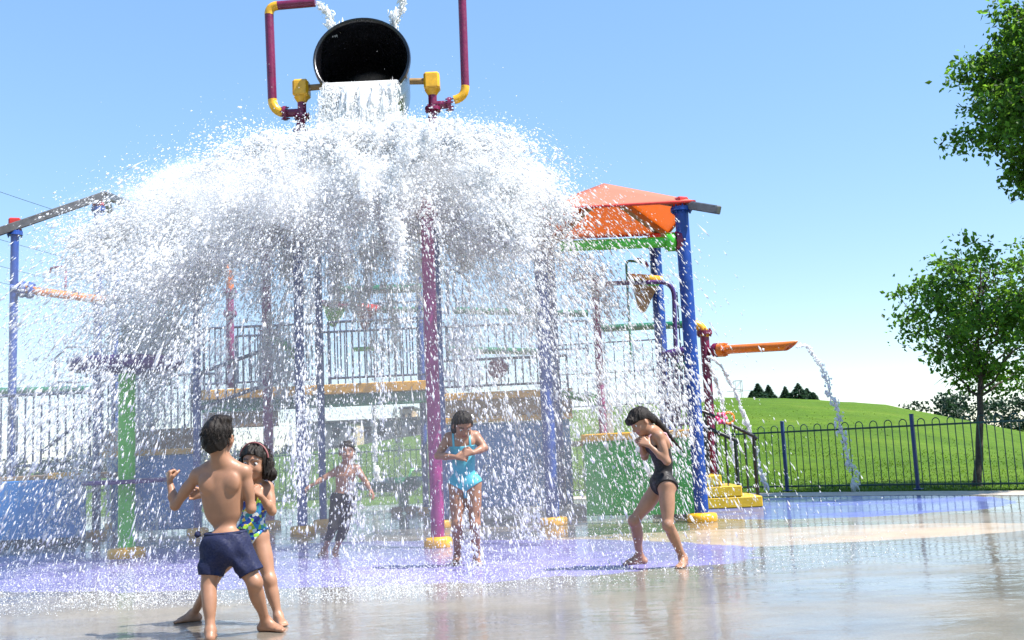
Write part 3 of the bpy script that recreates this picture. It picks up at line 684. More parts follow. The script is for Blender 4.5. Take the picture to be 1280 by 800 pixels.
for (p0, p1, yy, rr, mt) in (((566, 388), (735, 392), 17.6, 0.062, 'darkgreen'), ((560, 437), (690, 440), 16.4, 0.055, 'darkgreen')):
    mb = MB(); mb.tube([P(*p0, yy), P(*p1, yy)], rr, 14); mb.obj('cross_pipe', MAT[mt], root)
mb = MB(); c_ = P(622, 460, yb-0.16); mb.lathe(c_-V(0, .02, 0), [(0.001, 0.03), (0.12, 0.033), (0.15, 0.01), (0.155, -0.03), (0.13, -0.045), (0.001, -0.02)], 26, V(0, -1, 0.15)); mb.obj('play_wheel', MAT['maroon'], root)
mb = MB(); y_ = 16.6
mb.tube([P(560, 395, y_), P(559, 338, y_), P(569, 337, y_)]+[P(*c, y_) for c in ((580, 345), (587, 355), (588, 366), (586, 379))]+[P(572, 377, y_), P(566, 368, y_), P(569, 340, y_)], 0.022, 8)
mb.tube([P(578, 347, y_), P(578, 376, y_)], 0.012, 6); mb.obj('hoop_rail', MAT['railing'], root)
t_ = P(743, 345, 14.9); mb = MB(); post(mb, t_[0], 14.9, zg, t_[2], 0.058); mb.obj('slim_post', MAT['magenta'], root)
mb = MB(); mb.tube([P(703, 492, 15.4), P(745, 500, 14.95)], 0.06, 12); mb.flange(P(742, 500, 14.95), (1, -.2, 0), .1, .05, 16, 6); mb.obj('water_gun', MAT['green'], root)

for (px, py, yy, ca, cb_, lb) in ((418, 384, 16.9, 'green', 'maroon', 'small green and red cone bucket hanging above the bridge railings'), (458, 388, 17.1, 'maroon', 'red', 'small dark red cone bucket hanging right of the green one')):
    q = P(px, py, yy); root = thing('tipping_cone', q, lb, 'water bucket')
    mb = MB(); mb.lathe(q, [(0.001, -0.34), (0.05, -0.32), (0.20, 0.0), (0.21, 0.02)], 18, V(0.15, -0.25, 1)); mb.obj('cone', MAT[ca], root)
    mb = MB(); mb.lathe(q, [(0.213, 0.02), (0.25, 0.09), (0.235, 0.09), (0.20, 0.02)], 18, V(0.15, -0.25, 1)); mb.obj('rim', MAT[cb_], root)
    mb = MB(); mb.tube([q+V(0, 0.2, -0.02), q+V(0.02, 0.35, 0.3)], 0.025, 8); mb.obj('bracket', MAT['railing'], root)

# bridge in the middle left
root = thing('play_platform', (-4, 16.6, 0), 'high bridge deck with golden edge and dark railings at mid left behind the water', 'play platform')
YQ = 16.3
e0, e1 = P(252, 486, YQ), P(545, 477, YQ); ztop = (e0[2]+e1[2])/2
def seg(px): return P(px, 482, YQ)[0]
wallpanel(root, seg(252), YQ, seg(552), YQ, ztop-0.16, ztop, 'yellow', 0.12, 'deck_edge')
wallpanel(root, seg(252), YQ+0.03, seg(548), YQ+0.03, ztop-0.36, ztop-0.163, 'darkgreen', 0.10, 'beam')
wallpanel(root, seg(252), YQ+0.08, seg(345), YQ+0.08, ztop-0.62, ztop-0.363, 'brown', 0.10, 'fascia')
mb = MB(); mb.box((seg(400), YQ+1.0, ztop-0.08), (seg(548)-seg(252), 1.9, 0.08), 0, 0.01); mb.obj('deck', MAT['brown'], root)
zz = P(300, 402, YQ)[2]-ztop
railing(root, (seg(255), YQ, ztop), (seg(398), YQ, ztop), zz*0.92, 20)
railing(root, (seg(412), YQ, ztop), (seg(540), YQ, ztop), zz*0.93, 17)
railing(root, (seg(255), YQ+1.9, ztop), (seg(560), YQ+1.9, ztop), zz, 30)
for p0, p1, yy, rr in (((412, 363), (527, 360), 17.0, 0.075), ((478, 388), (545, 386), 17.4, 0.05)):
    mb = MB(); mb.tube([P(*p0, yy), P(*p1, yy)], rr, 14); mb.obj('cross_pipe', MAT['darkgreen'], root)
for (px, y_, zt_, r_) in ((404, 15.3, 292, 0.055), (247, 14.6, 330, 0.056), (533, 17.4, 330, 0.055)):
    b_ = P(px, 640, y_); t_ = P(px-3, zt_, y_); mb = MB(); post(mb, b_[0], y_, 0, t_[2], r_); mb.flange((b_[0], y_, t_[2]), (0, 0, 1), 0.1, 0.05, 16, 6); mb.obj('post', MAT['blue'], root)
    base_ring(root, b_[0], y_, 0.15, 0.1)
za = P(500, 410, 18.0)[2]
railing(root, (P(470, 410, 18.0)[0], 18.0, za), (P(548, 410, 18.0)[0], 18.0, za), P(500, 378, 18.0)[2]-za, 9)
za = P(470, 440, 17.2)[2]; mb = MB(); mb.tube([P(440, 437, 17.2), P(476, 435, 17.2)], 0.04, 10); mb.obj('cross_pipe', MAT['green'], root)
# slanting stair side of the bridge
p0, p1 = P(240, 470, 15.6), P(345, 432, 15.9); mb = MB(); mb.tube([p0, p1], 0.03, 8); mb.tube([p0-V(0, 0, .55), p1-V(0, 0, .55)], 0.03, 8)
for k in range(11): q_ = p0+(p1-p0)*k/10; mb.tube([q_, q_-V(0, 0, .55)], 0.012, 6)
mb.obj('stair_railing', MAT['railing'], root)
# magenta standpipes on the bridge
q = P(337, 650, 15.6); root = thing('standpipe', (q[0], 15.6, 0), 'tall magenta pole with a bright green cannon below the splash dome', 'standpipe')
mb = MB(); zt = P(333, 300, 15.6)[2]; post(mb, q[0], 15.6, 0, zt, 0.075); mb.obj('pole', MAT['magenta'], root); base_ring(root, q[0], 15.6, 0.17, 0.1)
mb = MB(); mb.tube([P(338, 421, 15.5), P(368, 439, 15.3)], [0.055, 0.075], 14); mb.flange(P(368, 439, 15.3), P(368, 439, 15.3)-P(338, 421, 15.5), 0.12, 0.08, 18, 6); mb.obj('cannon', MAT['green'], root)
mb = MB(); mb.flange(P(336, 420, 15.55), (1, 0, 0), 0.12, 0.12, 16, 6); mb.obj('cannon_joint', MAT['magenta'], root)
q = P(290, 640, 16.0); root = thing('standpipe', (q[0], 16.0, ztop), 'magenta standpipe with an orange bent elbow rising from the bridge deck', 'standpipe')
mb = MB(); z_ = P(287, 365, 16.0)[2]; post(mb, q[0], 16.0, ztop, z_, 0.062); mb.flange((q[0], 16.0, z_), (0, 0, 1), .11, .05, 16, 6); mb.flange((q[0], 16.0, z_-0.35), (0, 0, 1), .11, .05, 16, 6); mb.obj('pole', MAT['magenta'], root)
mb = MB(); mb.tube([V(q[0], 16, z_)]+bend(V(q[0], 16, z_), P(288, 340, 16), P(268, 318, 16), 0.2)+[P(266, 317, 16)], 0.062, 14); mb.obj('elbow', MAT['orange'], root)
mb = MB(); mb.tube([P(281, 325, 16), P(287, 285, 16)], 0.055, 12); mb.obj('riser', MAT['magenta'], root)

# left platform with grey roof frame
root = thing('play_platform', (-6.5, 15, 0), 'left play platform with plain blue walls under a bare grey roof frame', 'play platform')
YL = 14.0
w0, w1, w2 = P(-60, 690, YL)[0], P(106, 690, YL)[0], P(252, 690, 15.2)[0]
zl = P(50, 600, YL)[2]; zl2 = P(180, 570, 15.2)[2]
wallpanel(root, w0, YL, w1, YL, 0.09, zl, 'bluewall'); wallpanel(root, w1-0.1, 15.2, w2, 15.2, 0.06, zl2, 'bluewall')
wallpanel(root, w0, YL+0.04, w1-0.02, YL+0.04, 0.0, 0.087, 'black', 0.1, 'gap_shade')  # black strip paints in the shade of the gap under the wall
wallpanel(root, P(62, 600, YL)[0], YL-0.02, w1+0.03, YL-0.02, zl+0.003, zl+0.09, 'yellow', 0.12, 'coping'); wallpanel(root, P(126, 600, 15.2)[0], 15.17, w2+0.02, 15.17, zl2+0.003, zl2+0.09, 'yellow', 0.12, 'coping')
wallpanel(root, P(130, 600, 15.5)[0], 15.5, w2, 15.5, zl2+0.093, zl2+0.40, 'brown', 0.08, 'fascia')
mb = MB(); mb.box(((w0+w1)/2, YL+1.3, zl+0.02), (w1-w0, 2.4, 0.08), 0, 0.01); mb.obj('deck', MAT['brown'], root)
zt = P(50, 493, 14.2)[2]
railing(root, (P(-40, 570, 14.2)[0], 14.2, zl+0.1), (P(112, 570, 14.2)[0], 14.2, zl+0.1), zt-zl-0.1, 15)
railing(root, (P(126, 500, 15.2)[0], 15.25, zl2+0.12), (P(172, 500, 15.2)[0], 15.25, zl2+0.12), P(150, 475, 15.2)[2]-zl2-.12, 6)
railing(root, (P(172, 500, 16.0)[0], 16.6, zl2+0.12), (P(258, 500, 16.0)[0], 16.6, zl2+0.12), P(200, 470, 16.6)[2]-zl2-.12, 10)
mb = MB(); mb.tube([P(-30, 490, 14.6), P(112, 487, 14.6)], 0.055, 12); mb.obj('cross_pipe', MAT['darkgreen'], root)
mb = MB(); y_ = 15.6; mb.tube([P(70, 478, y_), P(69, 448, y_), P(84, 434, y_), P(110, 434, y_), P(108, 478, y_), P(70, 478, y_)], 0.02, 8); mb.obj('hoop_rail', MAT['railing'], root)
mb = MB(); p0, p1 = P(52, 565, 14.3), P(110, 520, 14.3); mb.tube([p0, p1], 0.025, 8); mb.obj('slanting_rail', MAT['railing'], root)
tp = {}
for (px, y_, zt_, r_) in ((14, 14.3, 292, 0.055), (121, 15.2, 262, 0.062), (143, 17.0, 285, 0.055)):
    b_ = P(px, 560, y_); t_ = P(px, zt_, y_); mb = MB(); post(mb, b_[0], y_, 0, t_[2], r_); mb.flange((b_[0], y_, t_[2]), (0, 0, 1), 0.105, 0.06, 18, 6); mb.obj('post', MAT['blue'], root)
    mb = MB(); mb.box((b_[0], y_, t_[2]+0.13), (0.16, 0.14, 0.18), 0.3, 0.02); mb.obj('post_bracket', MAT['red'], root)
    base_ring(root, b_[0], y_, 0.15, 0.1)
    tp[px] = V(b_[0], y_, t_[2]+0.16)
for s_, e_ in ((P(-40, 303, 13.8), P(131, 244, 15.2)), (P(131, 244, 15.2), P(172, 260, 17.4)), (P(132, 246, 15.25), P(143, 285, 17.0))):
    d = unit(e_-s_); u = unit(np.cross(V(0, 0, 1), d)); v = np.cross(d, u); mb = MB()
    mb.box((s_+e_)/2, (np.linalg.norm(e_-s_), 0.09, 0.12), ax=(d, u, v), bev=0.012); mb.obj('roof_beam', MAT['greybeam'], root)
q0, q1 = P(22, 361, 14.3), P(138, 376, 14.9)
root = thing('water_cannon', q0, 'long orange water cannon mounted on the leftmost blue post', 'water cannon')
mb = MB(); mb.tube([q0+(q1-q0)*0.06, q1], 0.06, 14); mb.obj('barrel', MAT['orange'], root)
mb = MB(); d = unit(q1-q0); mb.flange(q0+d*0.06, d, 0.12, 0.06, 18, 8); mb.flange(q0+d*0.16, d, 0.12, 0.06, 18, 8); mb.cyl(q0-d*0.1, q0+d*0.16, 0.055, 12); mb.obj('mount', MAT['blue'], root)
mb = MB(); mb.flange(q1, d, 0.10, 0.1, 18, 8); mb.obj('nozzle_ring', MAT['maroon'], root)
mb = MB(); mb.tube([P(82, 364, 14.6), P(82, 336, 14.6)]+bend(P(82, 338, 14.6), P(82, 333, 14.6), P(66, 334, 14.6), .05)+[P(64, 335, 14.6), P(62, 341, 14.6)], 0.018, 8); mb.obj('spray_arm', MAT['maroon'], root)

# --- maroon standpipe with green feed pipe and orange cannon
yS = 16.5; q = P(893, 600, yS); zt = P(881, 416, yS)[2]
root = thing('standpipe', (q[0], yS, 0), 'maroon standpipe with a yellow elbow and orange cannon beside the yellow steps', 'standpipe')
top_ = V(q[0], yS, zt)
mb = MB(); mb.cyl((q[0], yS, 0), top_, 0.075, 20); mb.flange(top_, (0, 0, 1), 0.13, 0.06, 20, 8); mb.obj('riser', MAT['maroon'], root)
g0 = P(867, 405, yS); mb = MB()
cn = V(q[0], yS, g0[2]); mb.tube(bend(g0, cn, top_, 0.22)+[top_+V(0, 0, 0.03)], 0.078, 16); mb.obj('elbow', MAT['yellow'], root)
g1 = P(745, 411, yS+0.3); mb = MB(); mb.tube([g0+V(-0.02, 0, 0)+(cn-g0)*0.1, g1], 0.062, 14); mb.obj('feed_pipe', MAT['darkgreen'], root)
c0 = P(890, 438, yS-0.05); c1 = P(994, 432, 15.4); d = unit(c1-c0)
mb = MB(); mb.cyl(V(q[0], yS, c0[2]), c0+d*0.10, 0.055, 14); mb.flange(c0+d*0.08, d, 0.115, 0.06, 18, 8); mb.obj('cannon_joint', MAT['maroon'], root)
mb = MB(); mb.flange(c0+d*0.19, d, 0.115, 0.1, 18, 8); mb.tube([c0+d*0.14, c1-d*0.16], 0.072, 16)
u, v, _ = frame(d)
# spout: the tube end cut at a slant
n = 16; r_ = 0.072; up = unit(V(0, 0, 1)-d*d[2]); sd_ = np.cross(d, up); A = []; B = []; Cc = []; D_ = []
for k in range(n):
    a = 2*PI*k/n; o = up*math.cos(a)+sd_*math.sin(a)
    A.append(c1-d*0.162+o*r_); B.append(c1+d*(0.10*math.cos(a)-0.06)+o*r_); Cc.append(c1+d*(0.10*math.cos(a)-0.06)+o*r_*0.82); D_.append(c1-d*0.3+o*r_*0.82)
mb.add(A+B+Cc+D_, [[j*n+k, j*n+(k+1) % n, (j+1)*n+(k+1) % n, (j+1)*n+k] for j in range(3) for k in range(n)], True)
mb.obj('cannon', MAT['orange'], root)
CANNON_TIP = c1

# --- yellow steps with black railings
xs1 = P(951, 632, 15.35)[0]; ya, yb_ = 15.2, 16.25
root = thing('steps', (xs1-0.6, 15.7, 0), 'bright yellow steps with black railings climbing to the platform at right', 'steps')
tr = 0.29; rs = 0.165
mb = MB()
for k in range(5):
    x1 = xs1-tr*k; x0 = xs1-tr*5.2
    mb.box(((x0+x1)/2, (ya+yb_)/2, rs*(k+0.5)), (x1-x0, yb_-ya-0.004*k, rs-0.003), 0, 0.015)
mb.obj('flight', MAT['stepyellow'], root)
def stair_rail(y_, pxa, pya, pxb, pyb):
    a = P(pxa, pya, y_); b = P(pxb, pyb, y_); mb = MB(); zb0 = 0.0
    k = lambda x: max(0.02, rs*max(0, min(5, math.floor((xs1-x)/tr)+1)))-0.02
    mb.tube([V(a[0]-0.15, y_, a[2]+0.04), a, b, b+V(0.05, 0, -0.05)], 0.03, 10)
    lo = lambda p: p-V(0, 0, max(0.05, 0.55*(p[2]-k(p[0]))*1.5 if False else p[2]-k(p[0])-0.1))
    n_ = int(abs(b[0]-a[0])/0.13)
    for i in range(n_+1):
        p = a+(b-a)*i/n_; e = i in (0, n_)
        mb.tube([p, V(p[0], y_, k(p[0]))], 0.028 if e else 0.012, 8)
    mb.obj('railing', MAT['black'], root)
stair_rail(ya+0.06, 880, 533, 919, 550)
stair_rail(yb_-0.06, 881, 515, 942, 545)
q = P(901, 523, ya+0.02); mb = MB()
for k in range(6): a = k*PI/3; mb.lathe(q+V(math.cos(a)*0.06, -0.01, math.sin(a)*0.06), [(0.001, -.02), (0.035, -.01), (0.04, .01), (0.001, .025)], 10, V(0, -1, 0))
f_ = thing('toy_flower', q, 'small pink plastic flower tied to the black stair railing', 'toy'); mb.obj('petals', MAT['flower'], f_)
mb = MB(); mb.lathe(q+V(0.12, 0.01, 0), [(0.08, -.012), (0.1, 0), (0.08, .012), (0.065, 0), (0.08, -.012)], 20, V(0.2, -1, 0)); mb.obj('hoop', MAT['orange'], f_)

# --- far green water table
q = gp(505, 642); x, y = q[0], q[1]
root = thing('water_table', (x, y, 0), 'dark green pedestal water table with two basins near the far fence', 'water table')
z1 = P(510, 614, y)[2]; mb = MB(); mb.cyl((x, y, 0.05), (x, y, z1+0.05), 0.09, 18); mb.obj('pedestal', MAT['darkgreen'], root)
mb = MB(); mb.box((x-0.12, y, 0.06), (0.2, 0.26, 0.12), 0, 0.03); mb.box((x+0.13, y, 0.06), (0.2, 0.26, 0.12), 0, 0.03); mb.obj('base', MAT['brown'], root)
mb = MB(); mb.lathe((x, y, z1), [(0.001, -0.02), (0.2, 0.0), (0.32, 0.09), (0.345, 0.24), (0.315, 0.24), (0.28, 0.12), (0.001, 0.06)], 28); mb.obj('basin', MAT['darkgreen'], root)
mb = MB(); c_ = P(466, 612, y+0.1); mb.lathe(c_, [(0.001, -0.02), (0.2, 0.0), (0.30, 0.03), (0.31, 0.13), (0.285, 0.13), (0.001, 0.04)], 24); mb.tube([V(x, y, z1+0.02), c_], 0.045, 10); mb.obj('side_basin', MAT['darkgreen'], root)
mb = MB(); p0 = P(514, 588, y+0.4); p1 = P(545, 585, y+0.4); mb.tube([V(p0[0], y+.1, z1+0.2), p0, p1], 0.035, 10); mb.obj('spout', MAT['green'], root)
# ------------------------------------------------------------------ people: one continuous skin per figure
class Field:
    def __init__(s, lo, hi, h):
        s.h = h; s.lo = np.asarray(lo, float); s.n = np.ceil((np.asarray(hi)-s.lo)/h).astype(int)+1
        s.D = np.full(s.n, 1.0, dtype=np.float32)
    def block(s, lo, hi):
        a = np.clip(np.floor((lo-s.lo)/s.h).astype(int), 0, s.n-1); b = np.clip(np.ceil((hi-s.lo)/s.h).astype(int)+1, 1, s.n)
        ax = [s.lo[i]+s.h*np.arange(a[i], b[i]) for i in range(3)]
        X = np.stack(np.meshgrid(*ax, indexing='ij'), -1); return (slice(a[0], b[0]), slice(a[1], b[1]), slice(a[2], b[2])), X
    def grid(s):
        return s.block(s.lo, s.lo+s.h*s.n)[1]
    def put(s, pr, cut=False):
        lo, hi = pr['lo'], pr['hi']; k = pr['k']; m = k+3*s.h
        sl, X = s.block(lo-m, hi+m)
        if X.size == 0: return
        d = pr['f'](X); A = s.D[sl]
        if cut:      # smooth subtraction
            hh = np.clip(0.5-0.5*(A+d)/k, 0, 1); s.D[sl] = A*(1-hh)-d*hh+k*hh*(1-hh)
        else:
            hh = np.clip(0.5+0.5*(d-A)/k, 0, 1); s.D[sl] = d*(1-hh)+A*hh-k*hh*(1-hh)
def cap(a, b, ra, rb, k=0.015):
    a = np.asarray(a, float); b = np.asarray(b, float); ab = b-a; L = max(1e-9, ab@ab)
    def f(X):
        t = np.clip(((X-a)@ab)/L, 0, 1); return np.linalg.norm(X-a-t[..., None]*ab, axis=-1)-(ra+(rb-ra)*t)
    r = max(ra, rb); return dict(f=f, lo=np.minimum(a, b)-r, hi=np.maximum(a, b)+r, k=k)
def chain(pts, rs, k=0.015): return [cap(pts[i], pts[i+1], rs[i], rs[i+1], k) for i in range(len(pts)-1)]
def ell(c, ax, r, k=0.02):
    c = np.asarray(c, float); A = np.stack(ax, 0); r = np.asarray(r, float)
    def f(X):
        q = (X-c)@A.T; k0 = np.linalg.norm(q/r, axis=-1); k1 = np.linalg.norm(q/(r*r), axis=-1)+1e-9
        return k0*(k0-1)/k1
    e = np.sqrt(((A*r[:, None])**2).sum(0)); return dict(f=f, lo=c-e, hi=c+e, k=k)
def surface_net(F, name, mat, parent, smooth=2):
    D = F.D; S = D < 0
    C = np.zeros(np.array(D.shape)-1, dtype=np.int8)
    for i in (0, 1):
        for j in (0, 1):
            for k in (0, 1): C += S[i:S.shape[0]-1+i, j:S.shape[1]-1+j, k:S.shape[2]-1+k]
    cells = np.argwhere((C > 0) & (C < 8)); idx = np.full(C.shape, -1, dtype=np.int32); idx[tuple(cells.T)] = np.arange(len(cells))
    acc = np.zeros((len(cells), 3)); cnt = np.zeros(len(cells))
    corners = [(i, j, k) for i in (0, 1) for j in (0, 1) for k in (0, 1)]
    for a in corners:
        for ax in range(3):
            if a[ax]: continue
            b = list(a); b[ax] = 1
            da = D[cells[:, 0]+a[0], cells[:, 1]+a[1], cells[:, 2]+a[2]]; db = D[cells[:, 0]+b[0], cells[:, 1]+b[1], cells[:, 2]+b[2]]
            m = (da < 0) != (db < 0); t = np.where(m, da/np.where(m, da-db, 1), 0)
            p = np.array(a, float)[None]+np.zeros((len(cells), 3)); p[:, ax] += t
            acc[m] += p[m]; cnt[m] += 1
    verts = F.lo+F.h*(cells+acc/cnt[:, None])
    faces = []
    for ax in range(3):
        u, v = (ax+1) % 3, (ax+2) % 3
        sl0 = [slice(None)]*3; sl1 = [slice(None)]*3
        sl0[ax] = slice(0, -1); sl1[ax] = slice(1, None)
        for q in (u, v): sl0[q] = slice(1, -1); sl1[q] = slice(1, -1)
        A, B = S[tuple(sl0)], S[tuple(sl1)]
        e = np.argwhere(A != B); ins = A[tuple(e.T)]
        off = np.zeros(3, int); off[u] = 1; off[v] = 1; e = e+off
        def ci(du, dv):
            q = e.copy(); q[:, u] -= du; q[:, v] -= dv; return idx[tuple(q.T)]
        Q = np.stack([ci(1, 1), ci(0, 1), ci(0, 0), ci(1, 0)], 1); Q[~ins] = Q[~ins][:, ::-1]
        faces.append(Q)
    faces = np.concatenate(faces); faces = faces[(faces >= 0).all(1)]
    for _ in range(smooth):
        s_ = np.zeros_like(verts); n_ = np.zeros(len(verts))
        for i in range(4):
            a, b = faces[:, i], faces[:, (i+1) % 4]
            np.add.at(s_, a, verts[b]); np.add.at(n_, a, 1)
            np.add.at(s_, b, verts[a]); np.add.at(n_, b, 1)
        verts = verts*0.5+0.5*s_/np.maximum(n_, 1)[:, None]
    o = np_mesh(name, verts, faces, mat, True, parent); return o, verts
def skinmat(name, c):
    m, nt, o = newmat(name); b = node(nt, 'ShaderNodeBsdfPrincipled')
    n = noise(nt, 14, 5); r = ramp(nt, n.outputs[0], [(0.3, scl(c, 0.88)), (0.7, scl(c, 1.1))])
    at_ = node(nt, 'ShaderNodeAttribute'); at_.attribute_name = 'marks'
    mx = node(nt, 'ShaderNodeMix', data_type='RGBA', blend_type='MULTIPLY'); mx.inputs[0].default_value = 1
    nt.links.new(r.outputs[0], mx.inputs[6]); nt.links.new(at_.outputs['Color'], mx.inputs[7])
    nt.links.new(mx.outputs[2], b.inputs['Base Color'])
    n2 = noise(nt, 60, 4); r2 = ramp(nt, n2.outputs[0], [(0.3, 0.36), (0.7, 0.6)]); nt.links.new(r2.outputs[0], b.inputs['Roughness'])
    b.inputs['Subsurface Weight'].default_value = 0.06; b.inputs['Subsurface Radius'].default_value = (0.012, 0.005, 0.003); b.inputs['Subsurface Scale'].default_value = 1.0
    b.inputs['Coat Weight'].default_value = 0.04; b.inputs['Coat Roughness'].default_value = 0.15
    nt.links.new(b.outputs[0], o.inputs[0]); return m
def hairmat():
    m, nt, o = newmat('dark_hair'); b = node(nt, 'ShaderNodeBsdfPrincipled')
    n = noise(nt, 40, 5, 0.7, stretch=(1, 1, 0.3)); r = ramp(nt, n.outputs[0], [(0.3, (0.004, 0.003, 0.002)), (0.75, (0.02, 0.012, 0.008))])
    nt.links.new(r.outputs[0], b.inputs['Base Color']); b.inputs['Roughness'].default_value = 0.5; b.inputs['Specular IOR Level'].default_value = 0.25
    bp = node(nt, 'ShaderNodeBump'); bp.inputs['Strength'].default_value = 0.9; bp.inputs['Distance'].default_value = 0.012
    nt.links.new(n.outputs[0], bp.inputs['Height']); nt.links.new(bp.outputs[0], b.inputs['Normal'])
    nt.links.new(b.outputs[0], o.inputs[0]); return m
HAIR = hairmat()
NAVY = paint('navy_cloth', (0.004, 0.008, 0.045), 0.9, wear=0.3, scale=25, bump=0.25)
TURQ = paint('turquoise_swim_cloth', (0.07, 0.36, 0.46), 0.45, wear=0.15, scale=20, bump=0.15)
BLACKC = paint('black_swim_cloth', (0.008, 0.006, 0.008), 0.65, wear=0.3, scale=20, bump=0.15)
STRAP = paint('pink_white_strap', (0.62, 0.38, 0.42), 0.6, wear=0.3, scale=60)
BANDM = paint('pink_headband', (0.26, 0.09, 0.09), 0.5, wear=0.4, scale=60)
CLIPM = paint('white_hair_clip', (0.8, 0.8, 0.8), 0.4)
m, nt, o = newmat('floral_swim_cloth'); b = node(nt, 'ShaderNodeBsdfPrincipled'); b.inputs['Roughness'].default_value = 0.55
vn = node(nt, 'ShaderNodeTexVoronoi'); vn.inputs['Scale'].default_value = 46; tc = node(nt, 'ShaderNodeTexCoord'); nt.links.new(tc.outputs['Object'], vn.inputs['Vector'])
sp = node(nt, 'ShaderNodeSeparateColor'); nt.links.new(vn.outputs['Color'], sp.inputs[0])
r = ramp(nt, sp.outputs[0], [(0.0, (0.02, 0.05, 0.30)), (0.28, (0.04, 0.22, 0.55)), (0.46, (0.30, 0.55, 0.05)), (0.62, (0.70, 0.75, 0.78)), (0.78, (0.03, 0.30, 0.35)), (0.9, (0.75, 0.55, 0.05))]); r.color_ramp.interpolation = 'CONSTANT'
nt.links.new(r.outputs[0], b.inputs['Base Color']); nt.links.new(b.outputs[0], o.inputs[0]); FLORAL = m
EYE = paint('eye_white', (0.7, 0.7, 0.68), 0.15); IRIS = paint('eye_iris', (0.02, 0.012, 0.008), 0.1)

def hand(w, d, nrm, s, curl=0.5, thumb=1, spreadf=0.10):
    """w wrist, d direction of the hand, nrm the way the palm faces, thumb = +1/-1 side"""
    d = unit(d); nrm = unit(nrm-d*np.dot(nrm, d)); sd = np.cross(d, nrm)*thumb; P_ = []
    pl = 0.068*s
    kn = [w+d*pl*(1.0-0.04*abs(i-1.2))+sd*(0.021*s*(1.1-i*0.82)) for i in range(4)]
    for i in range(4): P_.append(cap(w+d*0.012*s+sd*0.010*s*(1-i*0.66), kn[i], 0.013*s, 0.0105*s, 0.010*s))
    for i, L in enumerate((0.058, 0.064, 0.060, 0.046)):
        q = kn[i]; a = 0.15; dirn = unit(d+sd*spreadf*(1.3-i))
        pts = [q]
        for j, fr in enumerate((0.45, 0.32, 0.23)):
            a += curl*(1.15 if j < 2 else 0.8)
            q = q+(dirn*math.cos(a)+nrm*math.sin(a))*L*s*fr; pts.append(q)
        P_ += chain(pts, [0.0092*s, 0.0085*s, 0.0078*s, 0.0066*s], 0.003*s)
    t0 = w+d*0.018*s+sd*0.017*s; t1 = t0+(d*0.55+sd*0.7+nrm*0.35)*0.034*s; t2 = t1+unit(d*0.8+sd*0.25+nrm*(0.3+curl*0.7))*0.027*s; t3 = t2+unit(d*0.8-sd*0.2*curl+nrm*(0.2+curl*0.9))*0.021*s
    P_ += chain([t0, t1, t2, t3], [0.0135*s, 0.0115*s, 0.0095*s, 0.0075*s], 0.005*s)
    return P_
def foot(an, toe, s, up=V(0, 0, 1), heel_up=0.0, side=1):
    """an ankle joint, toe direction; the sole lies 0.055*s below the ankle"""
    t = unit(toe); sd = unit(np.cross(up, t))*side; drop = 0.052*s
    h = an-t*0.028*s-up*(drop-0.021*s); b = an+t*0.095*s-up*(drop-0.014*s+heel_up*0.1)
    P_ = [cap(an, h, 0.027*s, 0.023*s, 0.02*s), cap(an+t*0.012*s, b-sd*0.004*s, 0.026*s, 0.016*s, 0.03*s), cap(h, b+sd*0.017*s, 0.020*s, 0.014*s, 0.02*s), cap(h, b-sd*0.016*s, 0.020*s, 0.014*s, 0.02*s)]
    for i, (o_, L, r_) in enumerate(((0.023, 0.036, 0.0115), (0.010, 0.037, 0.0085), (-0.001, 0.033, 0.008), (-0.012, 0.028, 0.0075), (-0.022, 0.022, 0.007))):
        p = b+sd*o_*s-up*0.001*s; P_.append(cap(p, p+t*L*s-up*0.004*s, r_*s*1.1, r_*s, 0.003*s))
    return P_
